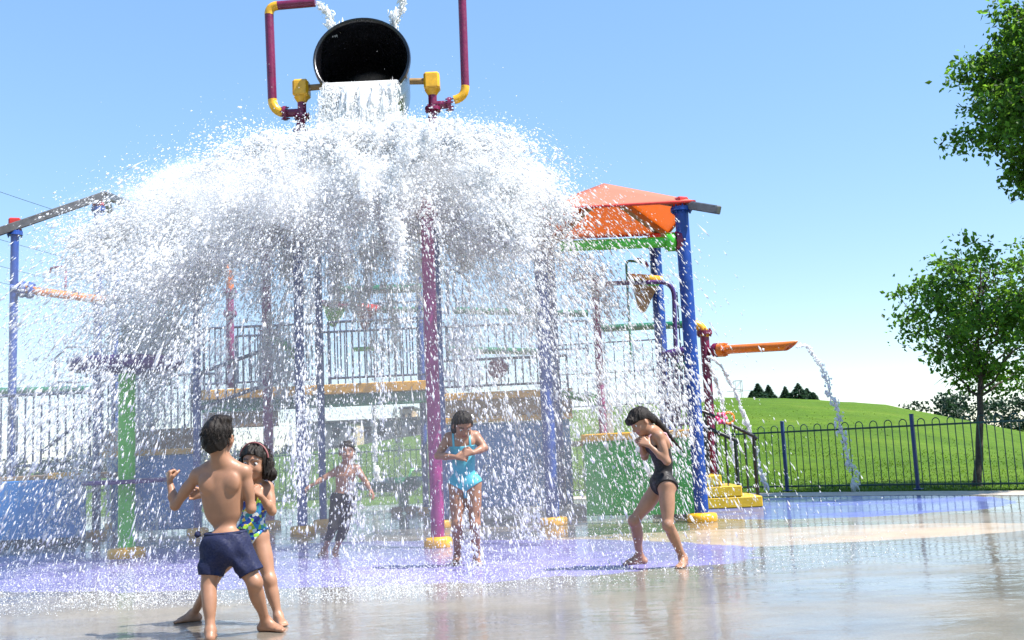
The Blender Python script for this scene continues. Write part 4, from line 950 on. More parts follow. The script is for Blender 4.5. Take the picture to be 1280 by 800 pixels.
def make_person(label, J, s, faces, skin, fat=1.0, voxel=0.0042, hands=None, feet=None, hair=None, cloth=None, headk=1.0, loc=None):
    """J joints in world space, s = size against a 1.25 m child, faces = (chest forward, head forward, head up)"""
    cf, hf, hu = (unit(np.asarray(q, float)) for q in faces)
    HD = J['head']; hf = unit(hf-hu*np.dot(hf, hu)); hr = np.cross(hf, hu)
    hs = s**0.55*headk
    def hp(x, y, z): return HD+(hr*x+hf*y+hu*z)*hs
    body = []; torso = []
    # head
    hd = [ell(hp(0, -0.006, 0.022), (hr, hf, hu), V(0.073, 0.088, 0.082)*hs, 0.02),
          ell(hp(0, 0.020, -0.042), (hr, hf, hu), V(0.054, 0.060, 0.058)*hs, 0.035),
          ell(hp(0, 0.052, -0.082), (hr, hf, hu), V(0.022, 0.020, 0.017)*hs, 0.03),
          ell(hp(0.034, 0.052, -0.034), (hr, hf, hu), V(0.024, 0.022, 0.026)*hs, 0.02), ell(hp(-0.034, 0.052, -0.034), (hr, hf, hu), V(0.024, 0.022, 0.026)*hs, 0.02)]
    hd += [cap(hp(0, 0.079, 0.000), hp(0, 0.094, -0.030), 0.007*hs, 0.011*hs, 0.012), ell(hp(0.010, 0.084, -0.034), (hr, hf, hu), V(0.008, 0.009, 0.007)*hs, 0.006), ell(hp(-0.010, 0.084, -0.034), (hr, hf, hu), V(0.008, 0.009, 0.007)*hs, 0.006)]
    hd += [cap(hp(-0.014, 0.076, -0.054), hp(0.014, 0.076, -0.054), 0.0065*hs, 0.0065*hs, 0.006), cap(hp(-0.012, 0.075, -0.064), hp(0.012, 0.075, -0.064), 0.007*hs, 0.007*hs, 0.006)]
    for sg in (-1, 1):
        hd.append(ell(hp(sg*0.076, -0.008, -0.012), (unit(hr*sg*0.85+hf*-0.5), unit(hf*0.85+hr*sg*0.5), hu), V(0.008, 0.019, 0.029)*hs, 0.006))
        hd.append(cap(hp(sg*0.016, 0.078, 0.021), hp(sg*0.044, 0.066, 0.021), 0.007*hs, 0.006*hs, 0.014))
    eyes_cut = [ell(hp(sg*0.031, 0.083, 0.000), (hr, hf, hu), V(0.015, 0.012, 0.009)*hs, 0.010) for sg in (-1, 1)]
    nb = J['neck']; nk = cap(hp(0, -0.024, -0.055), nb, 0.043*hs, 0.048*s*fat, 0.035)
    # torso
    sl, sr, hl, hr_ = J['shL'], J['shR'], J['hipL'], J['hipR']
    pv = (hl+hr_)/2; sm = (sl+sr)/2; upv = unit(nb-pv); lat = unit(sr-sl); lat = unit(lat-upv*np.dot(lat, upv)); fw = cf-upv*np.dot(cf, upv); fw = unit(fw-lat*np.dot(fw, lat))
    latp = unit(hr_-hl); W = np.linalg.norm(sr-sl); Wh = np.linalg.norm(hr_-hl); Lt = np.linalg.norm(sm-pv)
    A = (lat, fw, upv); bend_ = J.get('waist', pv*0.5+sm*0.5)
    ch = sm*0.74+bend_*0.26
    torso += [ell(ch, A, (W*0.47, 0.082*s*fat, Lt*0.34), 0.05), ell(bend_, A, (W*0.40, 0.075*s*fat, Lt*0.32), 0.06),
              ell(pv+upv*0.022*s, (latp, fw, upv), (Wh*0.5+0.055*s*fat, 0.083*s*fat, 0.085*s), 0.06),
              ell(pv+latp*0.045*s-fw*0.035*s-upv*0.012*s, A, V(0.06, 0.062, 0.066)*s*fat, 0.03), ell(pv-latp*0.045*s-fw*0.035*s-upv*0.012*s, A, V(0.06, 0.062, 0.066)*s*fat, 0.03),
              cap(sl*0.86+sr*0.14-upv*0.006, sr*0.86+sl*0.14-upv*0.006, 0.034*s, 0.034*s, 0.05), cap(nb+upv*0.01, sl*0.8+nb*0.2, 0.032*s, 0.028*s, 0.045), cap(nb+upv*0.01, sr*0.8+nb*0.2, 0.032*s, 0.028*s, 0.045)]
    for sg, q in ((-1, sl), (1, sr)):   # shoulder blades and chest
        torso.append(ell(q*0.55+sm*0.45-upv*0.055*s-fw*0.055*s, A, V(0.038, 0.022, 0.05)*s, 0.03))
        torso.append(ell(q*0.5+sm*0.5-upv*0.05*s+fw*0.05*s, A, V(0.045, 0.028, 0.04)*s, 0.03))
    arms = []; legs = []
    for sd_ in 'LR':
        sh, el, wr = J['sh'+sd_], J['el'+sd_], J['wr'+sd_]
        arms += [ell(sh, A, V(0.040, 0.040, 0.042)*s*fat, 0.03)]
        arms += [cap(sh, el, 0.037*s*fat, 0.029*s*fat, 0.02), cap(el, el*0.6+wr*0.4, 0.029*s*fat, 0.029*s*fat, 0.02), cap(el*0.6+wr*0.4, wr, 0.029*s*fat, 0.020*s*fat, 0.02)]
        arms.append(ell(sh*0.55+el*0.45, frame(el-sh), V(0.038, 0.036, 0.07)*s*fat, 0.02))
        hspec = (hands or {}).get(sd_)
        if hspec: arms += hand(wr, hspec[0], hspec[1], s*0.98, hspec[2], hspec[3])
        hp_, kn, an = J['hip'+sd_], J['kn'+sd_], J['an'+sd_]
        legs += [cap(hp_, kn, 0.068*s*fat, 0.045*s*fat, 0.04), cap(kn, an, 0.043*s*fat, 0.026*s, 0.025)]
        shin = an-kn; td = (feet or {})[sd_][0]; bk = -unit(td-unit(shin)*np.dot(td, unit(shin)))
        legs.append(ell(kn+shin*0.30+bk*0.014*s, (np.cross(unit(shin), bk), bk, unit(shin)), V(0.041*fat, 0.041*fat, 0.10)*s, 0.03))
        legs.append(ell(kn-bk*0.012*s, (np.cross(unit(shin), bk), bk, unit(shin)), V(0.036, 0.034, 0.042)*s, 0.02))
        td_ = unit(kn-hp_); bt = unit(bk-td_*np.dot(bk, td_)); legs.append(ell(hp_*0.6+kn*0.4+bt*0.012*s, (np.cross(td_, bt), bt, td_), V(0.060*fat, 0.060*fat, 0.12)*s, 0.03))
        legs += foot(an, td, s, side=(feet or {})[sd_][1])
    allp = torso+[nk]+hd+legs+arms
    lo = np.min([p['lo'] for p in allp], 0)-0.03; hi = np.max([p['hi'] for p in allp], 0)+0.03
    F = Field(lo, hi, voxel)
    for p in allp: F.put(p)
    for e in eyes_cut: F.put(e, cut=True)
    base = loc if loc is not None else V(pv[0], pv[1], 0)
    root, vv = surface_net(F, 'person', skin, None, 1)
    me = root.data; co = vv-np.array(base); me.vertices.foreach_set('co', co.astype(np.float32).ravel()); me.update()
    root.location = [float(x) for x in base]; tag(root, label, 'child')
    # lips and brows
    colr = np.ones((len(vv), 4), dtype=np.float32); q = np.stack([(vv-HD)@hr, (vv-HD)@hf, (vv-HD)@hu], -1)/hs
    lips = (np.abs(q[:, 0])/0.024)**2+((q[:, 2]+0.059)/0.011)**2 < 1; lips &= q[:, 1] > 0.05; colr[lips, :3] = (0.85, 0.52, 0.5)
    for sg in (-1, 1):
        br = (np.abs(q[:, 0]*sg-0.031) < 0.02) & (np.abs(q[:, 2]-0.024-0.12*(0.03-np.abs(q[:, 0]*sg-0.031))) < 0.0055) & (q[:, 1] > 0.04); colr[br, :3] = 0.2
    at_ = me.color_attributes.new('marks', 'FLOAT_COLOR', 'POINT'); at_.data.foreach_set('color', colr.ravel())
    for sg in (-1, 1):
        mb = MB(); c_ = hp(sg*0.031, 0.066, 0.000); mb.lathe(c_, [(0.0001, 0.0120*hs)]+[(0.0120*hs*math.sin(t), 0.0120*hs*math.cos(t)) for t in np.linspace(0.15, PI-0.1, 10)], 14, hf)
        eo = mb.obj('eye', EYE, root); mb = MB(); mb.lathe(c_, [(0.0001, 0.0130*hs), (0.0045*hs, 0.0125*hs), (0.0062*hs, 0.0105*hs)], 12, unit(hf-hu*0.1)); mb.obj('iris', IRIS, eo)
    # clothing and hair
    def part(name, prims, region, off, mat, vox=None, h_noise=None, cuts=(), smooth=1, parent=None):
        lo = np.min([p['lo'] for p in prims], 0)-off-0.03; hi = np.max([p['hi'] for p in prims], 0)+off+0.03
        G = Field(lo, hi, vox or voxel)
        for p in prims: G.put(p)
        for c_ in cuts: G.put(c_, cut=True)
        X = G.grid(); G.D = G.D-off
        if h_noise is not None: G.D = G.D+h_noise(X).astype(np.float32)
        if region is not None: G.D = np.maximum(G.D, region(X).astype(np.float32))
        return surface_net(G, name, mat, parent or root, smooth)[0]
    E = dict(J=J, s=s, hs=hs, hp=hp, hr=hr, hf=hf, hu=hu, torso=torso, legs=legs, arms=arms, hd=hd, nk=nk, pv=pv, sm=sm, lat=lat, fw=fw, upv=upv, W=W, Wh=Wh, Lt=Lt, part=part, root=root, HD=HD)
    if cloth: cloth(E)
    if hair: hair(E)
    return E
def swimsuit(mat, top=0.80, legcut=0.35, strap=0.32, straps=True, strapmat=None, lowback=0.62):
    def f(E):
        pv, lat, fw, upv, Lt, W, s = E['pv'], E['lat'], E['fw'], E['upv'], E['Lt'], E['W'], E['s']
        tops = [p for p in E['torso']]+[cap(E['J']['hip'+q], E['J']['hip'+q]*0.6+E['J']['kn'+q]*0.4, 0.067*s, 0.062*s, 0.04) for q in 'LR']
        def reg(X):
            u = (X-pv)@lat; v = (X-pv)@fw; w_ = (X-pv)@upv
            hi_ = np.where(v > 0, top, lowback)*Lt+0.10*np.abs(u)**1.2
            a = w_-hi_                                   # neckline
            b = -0.10*s-w_
            for q, sg in (('L', -1), ('R', 1)):               # leg openings
                hq, dq = E['J']['hip'+q], unit(E['J']['kn'+q]-E['J']['hip'+q]); nq = unit(dq*0.75+lat*sg*legcut*2)
                b = np.maximum(b, np.minimum((X-hq)@nq-0.012*s, u*sg-0.016))
            st = np.maximum(np.abs(np.abs(u)-strap*W)-0.010, w_-1.2*Lt) if straps else np.full(w_.shape, 1.0)
            return np.maximum(np.minimum(a, st), b)
        E['part']('swimsuit', tops, reg, 0.0055, mat)
    return f
print('people helpers ok')
SK1 = skinmat('tan_skin', (0.32, 0.160, 0.093)); SK2 = skinmat('warm_skin', (0.345, 0.178, 0.107)); SK3 = skinmat('brown_skin', (0.29, 0.142, 0.085))
def wob(k=1.0, a=0.0035):
    def f(X):
        x, y, z = X[..., 0]*k, X[..., 1]*k, X[..., 2]*k
        return a*(np.sin(150*x+60*z+9*np.sin(40*y))*0.6+np.sin(170*y-70*z+7*np.sin(45*x))*0.6+np.sin(60*x+75*y)*0.7)
    return f
def tufts(E, n, seed, mat=HAIR, length=0.05, zmin=-0.03, name='hair_tufts', parent=None, out=0.3, back=True, r=0.0035):
    g = np.random.default_rng(seed); mb = MB(); hs = E['hs']
    for _ in range(n):
        v = unit(g.normal(0, 1, 3)); 
        if v[2]*0.09 < zmin or (v[1] > 0.35 and v[2] < 0.6): continue
        rad = V(0.080, 0.096, 0.090); p = V(0, -0.006, 0.022)+v*rad
        dn = unit(V(v[0], v[1]*0.9, v[2]) * out + V(g.normal(0, .25), -0.5+g.normal(0, .25), -0.75) * (0.6 + 0.4*abs(v[2])))
        q = p+dn*length*g.uniform(.5, 1.2); m_ = (p+q)/2+v*0.004
        mb.tube([E['hp'](*p), E['hp'](*m_), E['hp'](*q)], [r, r*0.9, 0.0006], 4)
    return mb.obj(name, mat, parent or E['root'])

# ---- boy in navy shorts, back to the camera
Y = 6.05
gl, gr2 = gp(263, 802), gp(331, 790)
J = dict(head=at(273, 547.5, Y-.03), neck=at(277, 577, Y-.02), shL=at(246, 594, Y), shR=at(307, 590, Y), elL=at(219, 632, Y+.05), wrL=at(212.5, 604, Y+.08),
         elR=at(314, 636, Y+.02), wrR=at(313, 622, Y+.20), waist=at(279, 632, Y+.02), hipL=at(268, 684, Y), hipR=at(298, 683, Y),
         knL=at(261, 731, Y-.04), knR=at(318, 728, Y-.02), anL=gl+V(0, 0.0, .055), anR=gr2+V(0.0, 0.02, .055))
def boy_cloth(E):
    s, J = E['s'], E['J']; pv, lat, fw, upv = E['pv'], E['lat'], E['fw'], E['upv']; A = (lat, fw, upv)
    pr = [ell(pv+upv*0.02, A, (0.136, 0.100, 0.115), 0.03), ell(pv-fw*0.03-upv*0.015, A, (0.115, 0.090, 0.10), 0.04)]
    cuts = []
    hem = []
    for q in 'LR':
        h, k = J['hip'+q], J['kn'+q]; d = k-h; e = h+d*0.80; sg = -1 if q == 'L' else 1
        pr += [cap(h-lat*sg*0.006, e, 0.084, 0.070, 0.03)]; cuts.append(cap(h+d*0.62, e+d*0.5, 0.052, 0.060, 0.006)); hem.append((e-d*0.04, unit(d)))
    def reg(X):
        w_ = (X-pv)@upv; a = w_-0.088
        for (e, d) in hem:
            near = np.linalg.norm(X-e, axis=-1) < 0.12
            a = np.maximum(a, np.where(near, (X-e)@d, -1))
        return a
    def fold(X):
        u = (X-pv)@lat; w_ = (X-pv)@upv; v = (X-pv)@fw
        return 0.0035*np.sin(55*u+26*w_+4*np.sin(14*w_))*np.clip(-w_*8, 0.15, 1)+0.003*np.sin(80*v+30*w_+40*u)+0.006*np.sin(34*u-48*w_+3*np.sin(20*u))*np.clip(-w_*6, 0, 1)
    o = E['part']('swim_shorts', pr, reg, 0.0, NAVY, 0.004, fold, cuts)
    mb = MB(); ps = []
    for t in np.linspace(0, 2*PI, 40): ps.append(pv+upv*(0.082)+lat*math.cos(t)*0.118+fw*math.sin(t)*0.080)
    mb.tube(ps, 0.0085, 8, caps=False); mb.obj('waistband', NAVY, o)
    mb = MB(); c_ = at(247, 668, 6.04); mb.lathe(c_, [(0.001, -.022), (0.016, -.012), (0.019, 0), (0.013, .014), (0.001, .02)], 10, V(.3, .2, 1)); mb.obj('pocket_bulge', NAVY, o)
def boy_hair(E):
    hp, HD, hr, hf, hu, hs = E['hp'], E['HD'], E['hr'], E['hf'], E['hu'], E['hs']
    pr = [ell(hp(0, -0.008, 0.026), (hr, hf, hu), V(0.076, 0.092, 0.086)*hs, 0.02), ell(hp(0, -0.055, -0.035), (hr, hf, hu), V(0.064, 0.038, 0.06)*hs, 0.03), ell(hp(0.02, 0.0, 0.10), (hr, hf, hu), V(0.05, 0.06, 0.02)*hs, 0.03)]
    def reg(X):
        q = (X-HD)/hs; x, y, z = q@hr, q@hf, q@hu
        zl = np.where(y > -0.03, -0.004+0.7*(y+0.03), -0.004+1.45*(y+0.03)); zl = np.maximum(zl, -0.098)+0.006*np.sin(90*x)
        return (zl-z)*hs
    o = E['part']('hair', pr, reg, 0.005, HAIR, 0.0036, wob(1, 0.0025))
    tufts(E, 1500, 3, parent=o, zmin=-0.055, length=0.026, out=0.08, r=0.0014)
SKB = SK1
make_person('boy in navy swim shorts with his back to us, one fist raised', J, 1.0, ((0.05, 1, 0), (0.10, 1, 0.0), (0.0, 0.0, 1)), SK1, 0.90, 0.0040,
    hands=dict(L=(V(-.12, .1, 1), V(.8, .55, 0), 0.95, -1), R=(V(0.05, .9, .25), V(-.9, .1, 0.1), 0.6, 1)),
    feet=dict(L=(V(-0.25, .95, 0), -1), R=(V(.92, -.35, 0), -1)), hair=boy_hair, cloth=boy_cloth, headk=1.07)

# ---- little girl in a floral suit behind him
Y = 6.48
a1, a2 = gp(346, 782), gp(240, 778)
J = dict(head=at(319, 578, Y-.08), neck=at(315, 608, Y-.02), shR=at(299, 615, Y), shL=at(335, 610, Y), elL=at(340, 639, Y-.05), wrL=at(326, 620, Y-.15),
         elR=at(271, 627, Y+.02), wrR=at(254, 619, Y-.02), waist=at(317, 640, Y), hipR=at(303, 672, Y), hipL=at(324, 671, Y),
         knR=at(266, 724, Y+.02), knL=at(337, 725, Y-.05), anL=a1+V(0, 0.04, .05), anR=a2+V(0, .04, .05))
def girl_hair(E):
    hp, HD, hr, hf, hu, hs = E['hp'], E['HD'], E['hr'], E['hf'], E['hu'], E['hs']
    B = (hr, hf, hu)
    pr = [ell(hp(0, -0.010, 0.026), B, V(0.078, 0.090, 0.086)*hs, 0.02), ell(hp(0, -0.06, -0.03), B, V(0.075, 0.045, 0.075)*hs, 0.03)]
    for sg in (-1, 1): pr += [ell(hp(sg*0.074, -0.022, -0.035), B, V(0.026, 0.045, 0.062)*hs, 0.02), ell(hp(sg*0.090, -0.015, -0.075), B, V(0.028, 0.035, 0.026)*hs, 0.015)]
    pr += [ell(hp(-0.110, -0.01, -0.070), B, V(0.018, 0.02, 0.022)*hs, 0.015)]
    def reg(X):
        q = (X-HD)/hs; x, y, z = q@hr, q@hf, q@hu
        face = np.minimum(np.minimum(y-0.018, 0.056-z-6*x*x), 0.066-np.abs(x)+np.maximum(0, z)*0.1)
        return face*hs
    o = E['part']('hair', pr, reg, 0.008, HAIR, 0.0038, wob(0.9, 0.006))
    tufts(E, 900, 5, parent=o, zmin=-0.02, length=0.05, r=0.0015)
    mb = MB(); mb.tube([hp(0.092*math.cos(t), 0.020, 0.024+0.100*math.sin(t)) for t in np.linspace(0.1, PI-0.1, 22)], 0.006, 8); mb.obj('headband', BANDM, o)
make_person('little girl with a dark bob and headband in a floral swimsuit, peeking past the boy', J, 0.92, ((-.1, -1, 0), (-.16, -1, -.16), (.06, -.1, 1)), SK2, 0.92, 0.0040,
    hands=dict(L=(V(-.5, -.2, .8), V(-.6, .7, 0), 0.7, -1), R=(V(-1, -.1, .15), V(0, -1, 0), 0.5, 1)),
    feet=dict(L=(V(.55, -.85, 0), -1), R=(V(-.9, -.45, 0), 1)), headk=1.06, hair=girl_hair, cloth=swimsuit(FLORAL, 0.78, 0.33, 0.30))

# ---- girl in turquoise under the falling water
Y = 9.15
a1, a2 = gp(572, 706), gp(596, 706)
J = dict(head=at(578.5, 531, Y-.08), neck=at(577.5, 549, Y), shR=at(560.5, 547, Y), shL=at(594.5, 545, Y), elR=at(547.5, 570, Y-.03), wrR=at(570, 571.5, Y-.17),
         elL=at(605.5, 560, Y-.04), wrL=at(591.5, 566, Y-.16), waist=at(579.5, 578, Y-.02), hipR=at(570.5, 607, Y), hipL=at(592, 606, Y),
         knR=at(571.5, 655, Y-.03), knL=at(593.5, 655, Y-.02), anR=a1+V(0, .05, .06), anL=a2+V(0, .05, .06))
def lady_hair(E):
    hp, HD, hr, hf, hu, hs = E['hp'], E['HD'], E['hr'], E['hf'], E['hu'], E['hs']; B = (hr, hf, hu)
    pr = [ell(hp(0, -0.010, 0.026), B, V(0.077, 0.090, 0.085)*hs, 0.02), ell(hp(0.0, -0.055, -0.02), B, V(0.066, 0.045, 0.07)*hs, 0.03), ell(hp(0.062, -0.03, -0.04), B, V(0.02, 0.045, 0.06)*hs, .02), ell(hp(-0.06, -0.09, -0.055), B, V(0.04, 0.04, 0.04)*hs, .02)]
    def reg(X):
        q = (X-HD)/hs; x, y, z = q@hr, q@hf, q@hu
        return np.minimum(np.minimum(y-0.026, 0.062-z-5*x*x), 0.068-np.abs(x))*hs
    o = E['part']('hair', pr, reg, 0.006, HAIR, 0.005, wob(0.9, 0.004))
    mb = MB(); c_ = hp(-0.088, -0.045, 0.035); mb.lathe(c_, [(0.001, -.018), (0.024, -.01), (0.026, .006), (0.001, .018)], 12, V(1, -.4, .3)); mb.obj('hair_clip', CLIPM, o)
make_person('girl in a turquoise swimsuit hugging herself under the falling water', J, 1.13, ((.05, -1, 0), (.28, -.80, -.62), (.12, -.60, .78)), SK3, 0.92, 0.005,
    hands=dict(R=(V(1, -.12, .05), V(0, .9, -.3), 0.6, 1), L=(V(-.9, -.15, .1), V(0, .9, -.3), 0.7, -1)),
    feet=dict(R=(V(-.25, -1, 0), 1), L=(V(.35, -1, 0), -1)), hair=lady_hair, cloth=swimsuit(TURQ, 0.80, 0.22, 0.30))

# ---- girl in black, crouching in profile
Y = 8.4
a1, a2 = gp(858, 709), gp(799, 705)
J = dict(head=at(801, 527, Y-.04), neck=at(815, 541, Y), shL=at(824, 545, Y-.125), shR=at(814, 547, Y+.125), elL=at(834, 577, Y-.15), wrL=at(812, 557, Y-.13),
         elR=at(806, 571, Y+.12), wrR=at(802, 557, Y+.02), waist=at(828.5, 575, Y), hipL=at(833, 607, Y-.08), hipR=at(824, 606, Y+.09),
         knL=at(835, 656, Y-.12), knR=at(793, 651, Y+.14), anL=a1+V(-.01, .07, .06), anR=a2+V(0.01, 0.0, .06))
def black_hair(E):
    hp, HD, hr, hf, hu, hs = E['hp'], E['HD'], E['hr'], E['hf'], E['hu'], E['hs']; B = (hr, hf, hu)
    pr = [ell(hp(0, -0.008, 0.026), B, V(0.077, 0.092, 0.086)*hs, 0.02), ell(hp(0, 0.078, 0.045), B, V(0.055, 0.02, 0.035)*hs, 0.02), ell(hp(0, -0.07, -0.02), B, V(0.055, 0.035, 0.055)*hs, .03)]
    def reg(X):
        q = (X-HD)/hs; x, y, z = q@hr, q@hf, q@hu
        zl = np.where(y > 0.045, 0.022, np.where(y > -0.03, 0.0+0.35*(y+0.03), 0.0+1.3*(y+0.03)))
        return (np.maximum(zl, -0.08)-z)*hs
    o = E['part']('hair', pr, reg, 0.008, HAIR, 0.0045, wob(0.9, 0.0035))
    t0, t1, t2, t3 = hp(0, -0.095, 0.01), at(828, 531, 8.42), at(843, 553, 8.38), at(855, 566, 8.36)
    pts = [t0*(1-t)**3+3*t1*t*(1-t)**2+3*t2*t*t*(1-t)+t3*t**3 for t in np.linspace(0, 1, 26)]
    mb = MB(); mb.tube(pts, [0.022+0.010*math.sin(PI*min(1, t*1.6))*(1-t)+0.0035*math.sin(t*60)-0.021*t**2 for t in np.linspace(0, 1, 26)], 10); mb.obj('braid', HAIR, o)
    mb = MB(); mb.lathe(pts[2], [(0.02, -.012), (0.031, -.004), (0.031, .006), (0.02, .012)], 12, pts[3]-pts[1]); mb.obj('hair_tie', BLACKC, o)
def black_cloth(E):
    swimsuit(BLACKC, 0.82, 0.30, 0.30, straps=False, lowback=0.70)(E)
    J, s = E['J'], E['s']; up, fw, lat = E['upv'], E['fw'], E['lat']; sm, Lt = E['sm'], E['Lt']
    for sg, q in ((-1, 'shL'), (1, 'shR')):
        c_ = E['sm']+lat*sg*0.075*s
        mb = MB(); mb.tube([c_+fw*0.085*s-up*0.06*s, c_+fw*0.06*s+up*0.015*s, c_+up*0.040*s, c_-fw*0.06*s+up*0.01*s, c_-fw*0.088*s-up*0.09*s], 0.008, 8); mb.obj('strap', STRAP, E['root'])
make_person('girl in a black swimsuit bent forward in profile, hands at her chin, dark braid', J, 1.15, ((-.95, -.3, -.1), (-.82, -.3, -.48), (-.50, -.1, .86)), SK2, 0.82, 0.0045,
    hands=dict(L=(V(-.75, .25, .6), V(-.3, .9, 0), 0.75, -1), R=(V(-.3, -.5, .8), V(.2, -.9, 0), 0.75, 1)),
    feet=dict(L=(V(-.35, -.95, 0), -1), R=(V(-1, -.2, 0), 1)), hair=black_hair, cloth=black_cloth, headk=0.95)

# ---- child running through the water behind
Y = 10.5
a1, a2 = gp(405, 694), gp(418, 696)
J = dict(head=at(434, 565, Y-.03), neck=at(433, 582, Y), shR=at(420.5, 589, Y), shL=at(446, 586, Y), elR=at(406, 597, Y-.02), wrR=at(391, 606, Y-.10),
         elL=at(455, 599, Y-.03), wrL=at(463, 612, Y-.10), waist=at(430, 604, Y), hipR=at(421, 625, Y), hipL=at(435.5, 625, Y),
         knR=at(416, 659, Y-.06), knL=at(430, 660, Y), anR=a1+V(0, .04, .05), anL=a2+V(0, .05, .05))
def run_hair(E):
    hp, HD, hr, hf, hu, hs = E['hp'], E['HD'], E['hr'], E['hf'], E['hu'], E['hs']
    pr = [ell(hp(0, -0.008, 0.026), (hr, hf, hu), V(0.077, 0.092, 0.086)*hs, 0.02)]
    def reg(X):
        q = (X-HD)/hs; y, z = q@hf, q@hu
        return (np.maximum(np.where(y > 0, 0.0+0.75*y, 0.9*y), -0.07)-z)*hs
    E['part']('hair', pr, reg, 0.008, HAIR, 0.005, wob(1, 0.004))
def run_cloth(E):
    pv, upv = E['pv'], E['upv']
    pr = [E['torso'][2]]+E['torso'][3:5]+[p for p in E['legs'] if p['hi'][2]-p['lo'][2] > 0.12]
    E['part']('swim_leggings', pr, lambda X: np.maximum((X-pv)@upv-0.07, 0.16-X[..., 2]), 0.008, BLACKC, 0.0055)
make_person('bare-chested child in long black swim leggings running behind the water curtain', J, 0.95, ((.1, -1, 0), (.2, -1, -.1), (0, 0, 1)), SK3, 0.92, 0.005,
    hands=dict(R=(V(-.8, -.3, -.45), V(0, -.5, -.8), 0.3, 1), L=(V(.5, -.3, -.8), V(-.8, 0, -.3), 0.3, -1)),
    feet=dict(R=(V(-.3, -1, 0), 1), L=(V(.3, -1, 0), -1)), hair=run_hair, cloth=run_cloth)
# ------------------------------------------------------------------ water
OCT_V = np.array([(1, 0, 0), (-1, 0, 0), (0, 1, 0), (0, -1, 0), (0, 0, 1), (0, 0, -1)], float)
OCT_F = np.array([(0, 2, 4), (2, 1, 4), (1, 3, 4), (3, 0, 4), (2, 0, 5), (1, 2, 5), (3, 1, 5), (0, 3, 5)])
_t = (1+5**.5)/2
ICO_V = np.array([(-1, _t, 0), (1, _t, 0), (-1, -_t, 0), (1, -_t, 0), (0, -1, _t), (0, 1, _t), (0, -1, -_t), (0, 1, -_t), (_t, 0, -1), (_t, 0, 1), (-_t, 0, -1), (-_t, 0, 1)], float)/math.sqrt(1+_t*_t)
ICO_F = np.array([(0, 11, 5), (0, 5, 1), (0, 1, 7), (0, 7, 10), (0, 10, 11), (1, 5, 9), (5, 11, 4), (11, 10, 2), (10, 7, 6), (7, 1, 8), (3, 9, 4), (3, 4, 2), (3, 2, 6), (3, 6, 8), (3, 8, 9), (4, 9, 5), (2, 4, 11), (6, 2, 10), (8, 6, 7), (9, 8, 1)])
def drops(name, p, vdir, r, elong, mat, g, ico=False, rough=0.25, parent=None):
    T, Fc = (ICO_V, ICO_F) if ico else (OCT_V, OCT_F)
    N = len(p); d = vdir/np.maximum(1e-6, np.linalg.norm(vdir, axis=1))[:, None]
    u = np.cross(d, g.normal(0, 1, (N, 3))); u /= np.linalg.norm(u, axis=1)[:, None]; v = np.cross(d, u)
    k = 1+g.normal(0, rough, (N, len(T)))
    A = T[None]*np.clip(k, 0.45, 1.9)[..., None]*r[:, None, None]
    W = A[..., 0:1]*elong[:, None, None]*d[:, None]+A[..., 1:2]*u[:, None]+A[..., 2:3]*v[:, None]
    vs = (p[:, None]+W).reshape(-1, 3); fs = (Fc[None]+(np.arange(N)*len(T))[:, None, None]).reshape(-1, 3)
    return np_mesh(name, vs, fs, mat, True, parent)

GR = 9.81; DRAG = 0.5
lip = cb+unit(np.cross(axd, V(1, 0, 0)))*0
SPC = at(455, 196, 12.9)           # where the falling mass bursts apart
g = np.random.default_rng(77)
def fly(p0, v0, t):
    e = (1-np.exp(-DRAG*t))/DRAG
    p = p0+v0*e[:, None]; p[:, 2] -= GR*(t-e)/DRAG
    ve = v0*np.exp(-DRAG*t)[:, None]; ve[:, 2] -= GR*e
    return p, ve
def burst(njets, per, tmin, tmax, tpow, vlo, vhi, ello, elhi, sp_dir, sp_t, seed, jit=0.03):
    """njets fingers of water thrown from the burst point; v* are fractions of the rim speed"""
    g = np.random.default_rng(seed)
    phi = g.uniform(0, 2*PI, njets); cx, cy = np.cos(phi), np.sin(phi)
    rim = 6.1+np.where(cx < 0, 1.0*-cx, -1.05*cx)+np.where(cy < 0, 0.35*-cy, -0.3*cy)
    spd = rim*g.uniform(vlo, vhi, njets)
    el = np.radians(g.uniform(ello, elhi, njets)-14*np.maximum(0, -cy)-8*np.maximum(0, -cx)+7*np.maximum(0, cx))
    T = tmin+(tmax-tmin)*g.uniform(0, 1, njets)**tpow
    n = np.maximum(3 if per > 10 else 0, (per*g.exponential(1.0, njets)**1.5*0.8).astype(int)); J = np.repeat(np.arange(njets), n); N = len(J)
    spread = sp_dir*np.clip(g.exponential(1.0, njets), 0.2, 2.6)[J]
    a = phi[J]+g.normal(0, 1, N)*spread; e = el[J]+g.normal(0, 1, N)*spread*0.8
    s = spd[J]*(1+g.normal(0, 0.045, N)); t = np.maximum(0.01, T[J]+g.normal(0, 1, N)*sp_t)
    v0 = np.stack([s*np.cos(e)*np.cos(a), s*np.cos(e)*np.sin(a), s*np.sin(e)], -1)
    r0 = np.sqrt(g.uniform(0, 1, N))*0.5
    p0 = SPC+np.stack([r0*np.cos(a), r0*np.sin(a), g.normal(0, 0.08, N)], -1)
    p, v = fly(p0, v0, t); p += g.normal(0, 1, (N, 3))*jit
    k = (p[:, 2] > 0.03) & inframe(p)
    return p[k], v[k], g
def inframe(p, m=160):
    q = p-V(0, 0, CAM_H); zc_ = q@CF; return (zc_ > 5.0) & (np.abs(FPX*(q@CR)/zc_) < 640+m) & (np.abs(FPX*(q@CU)/zc_) < 400+m)
def many(*specs):
    out_ = []
    for (kw, mu, sg, el0, el1) in specs:
        p, v, g = burst(*kw); out_.append((p, v, g.lognormal(mu, sg, len(p)), el0+g.exponential(el1, len(p))))
    return [np.concatenate(x) for x in zip(*out_)]
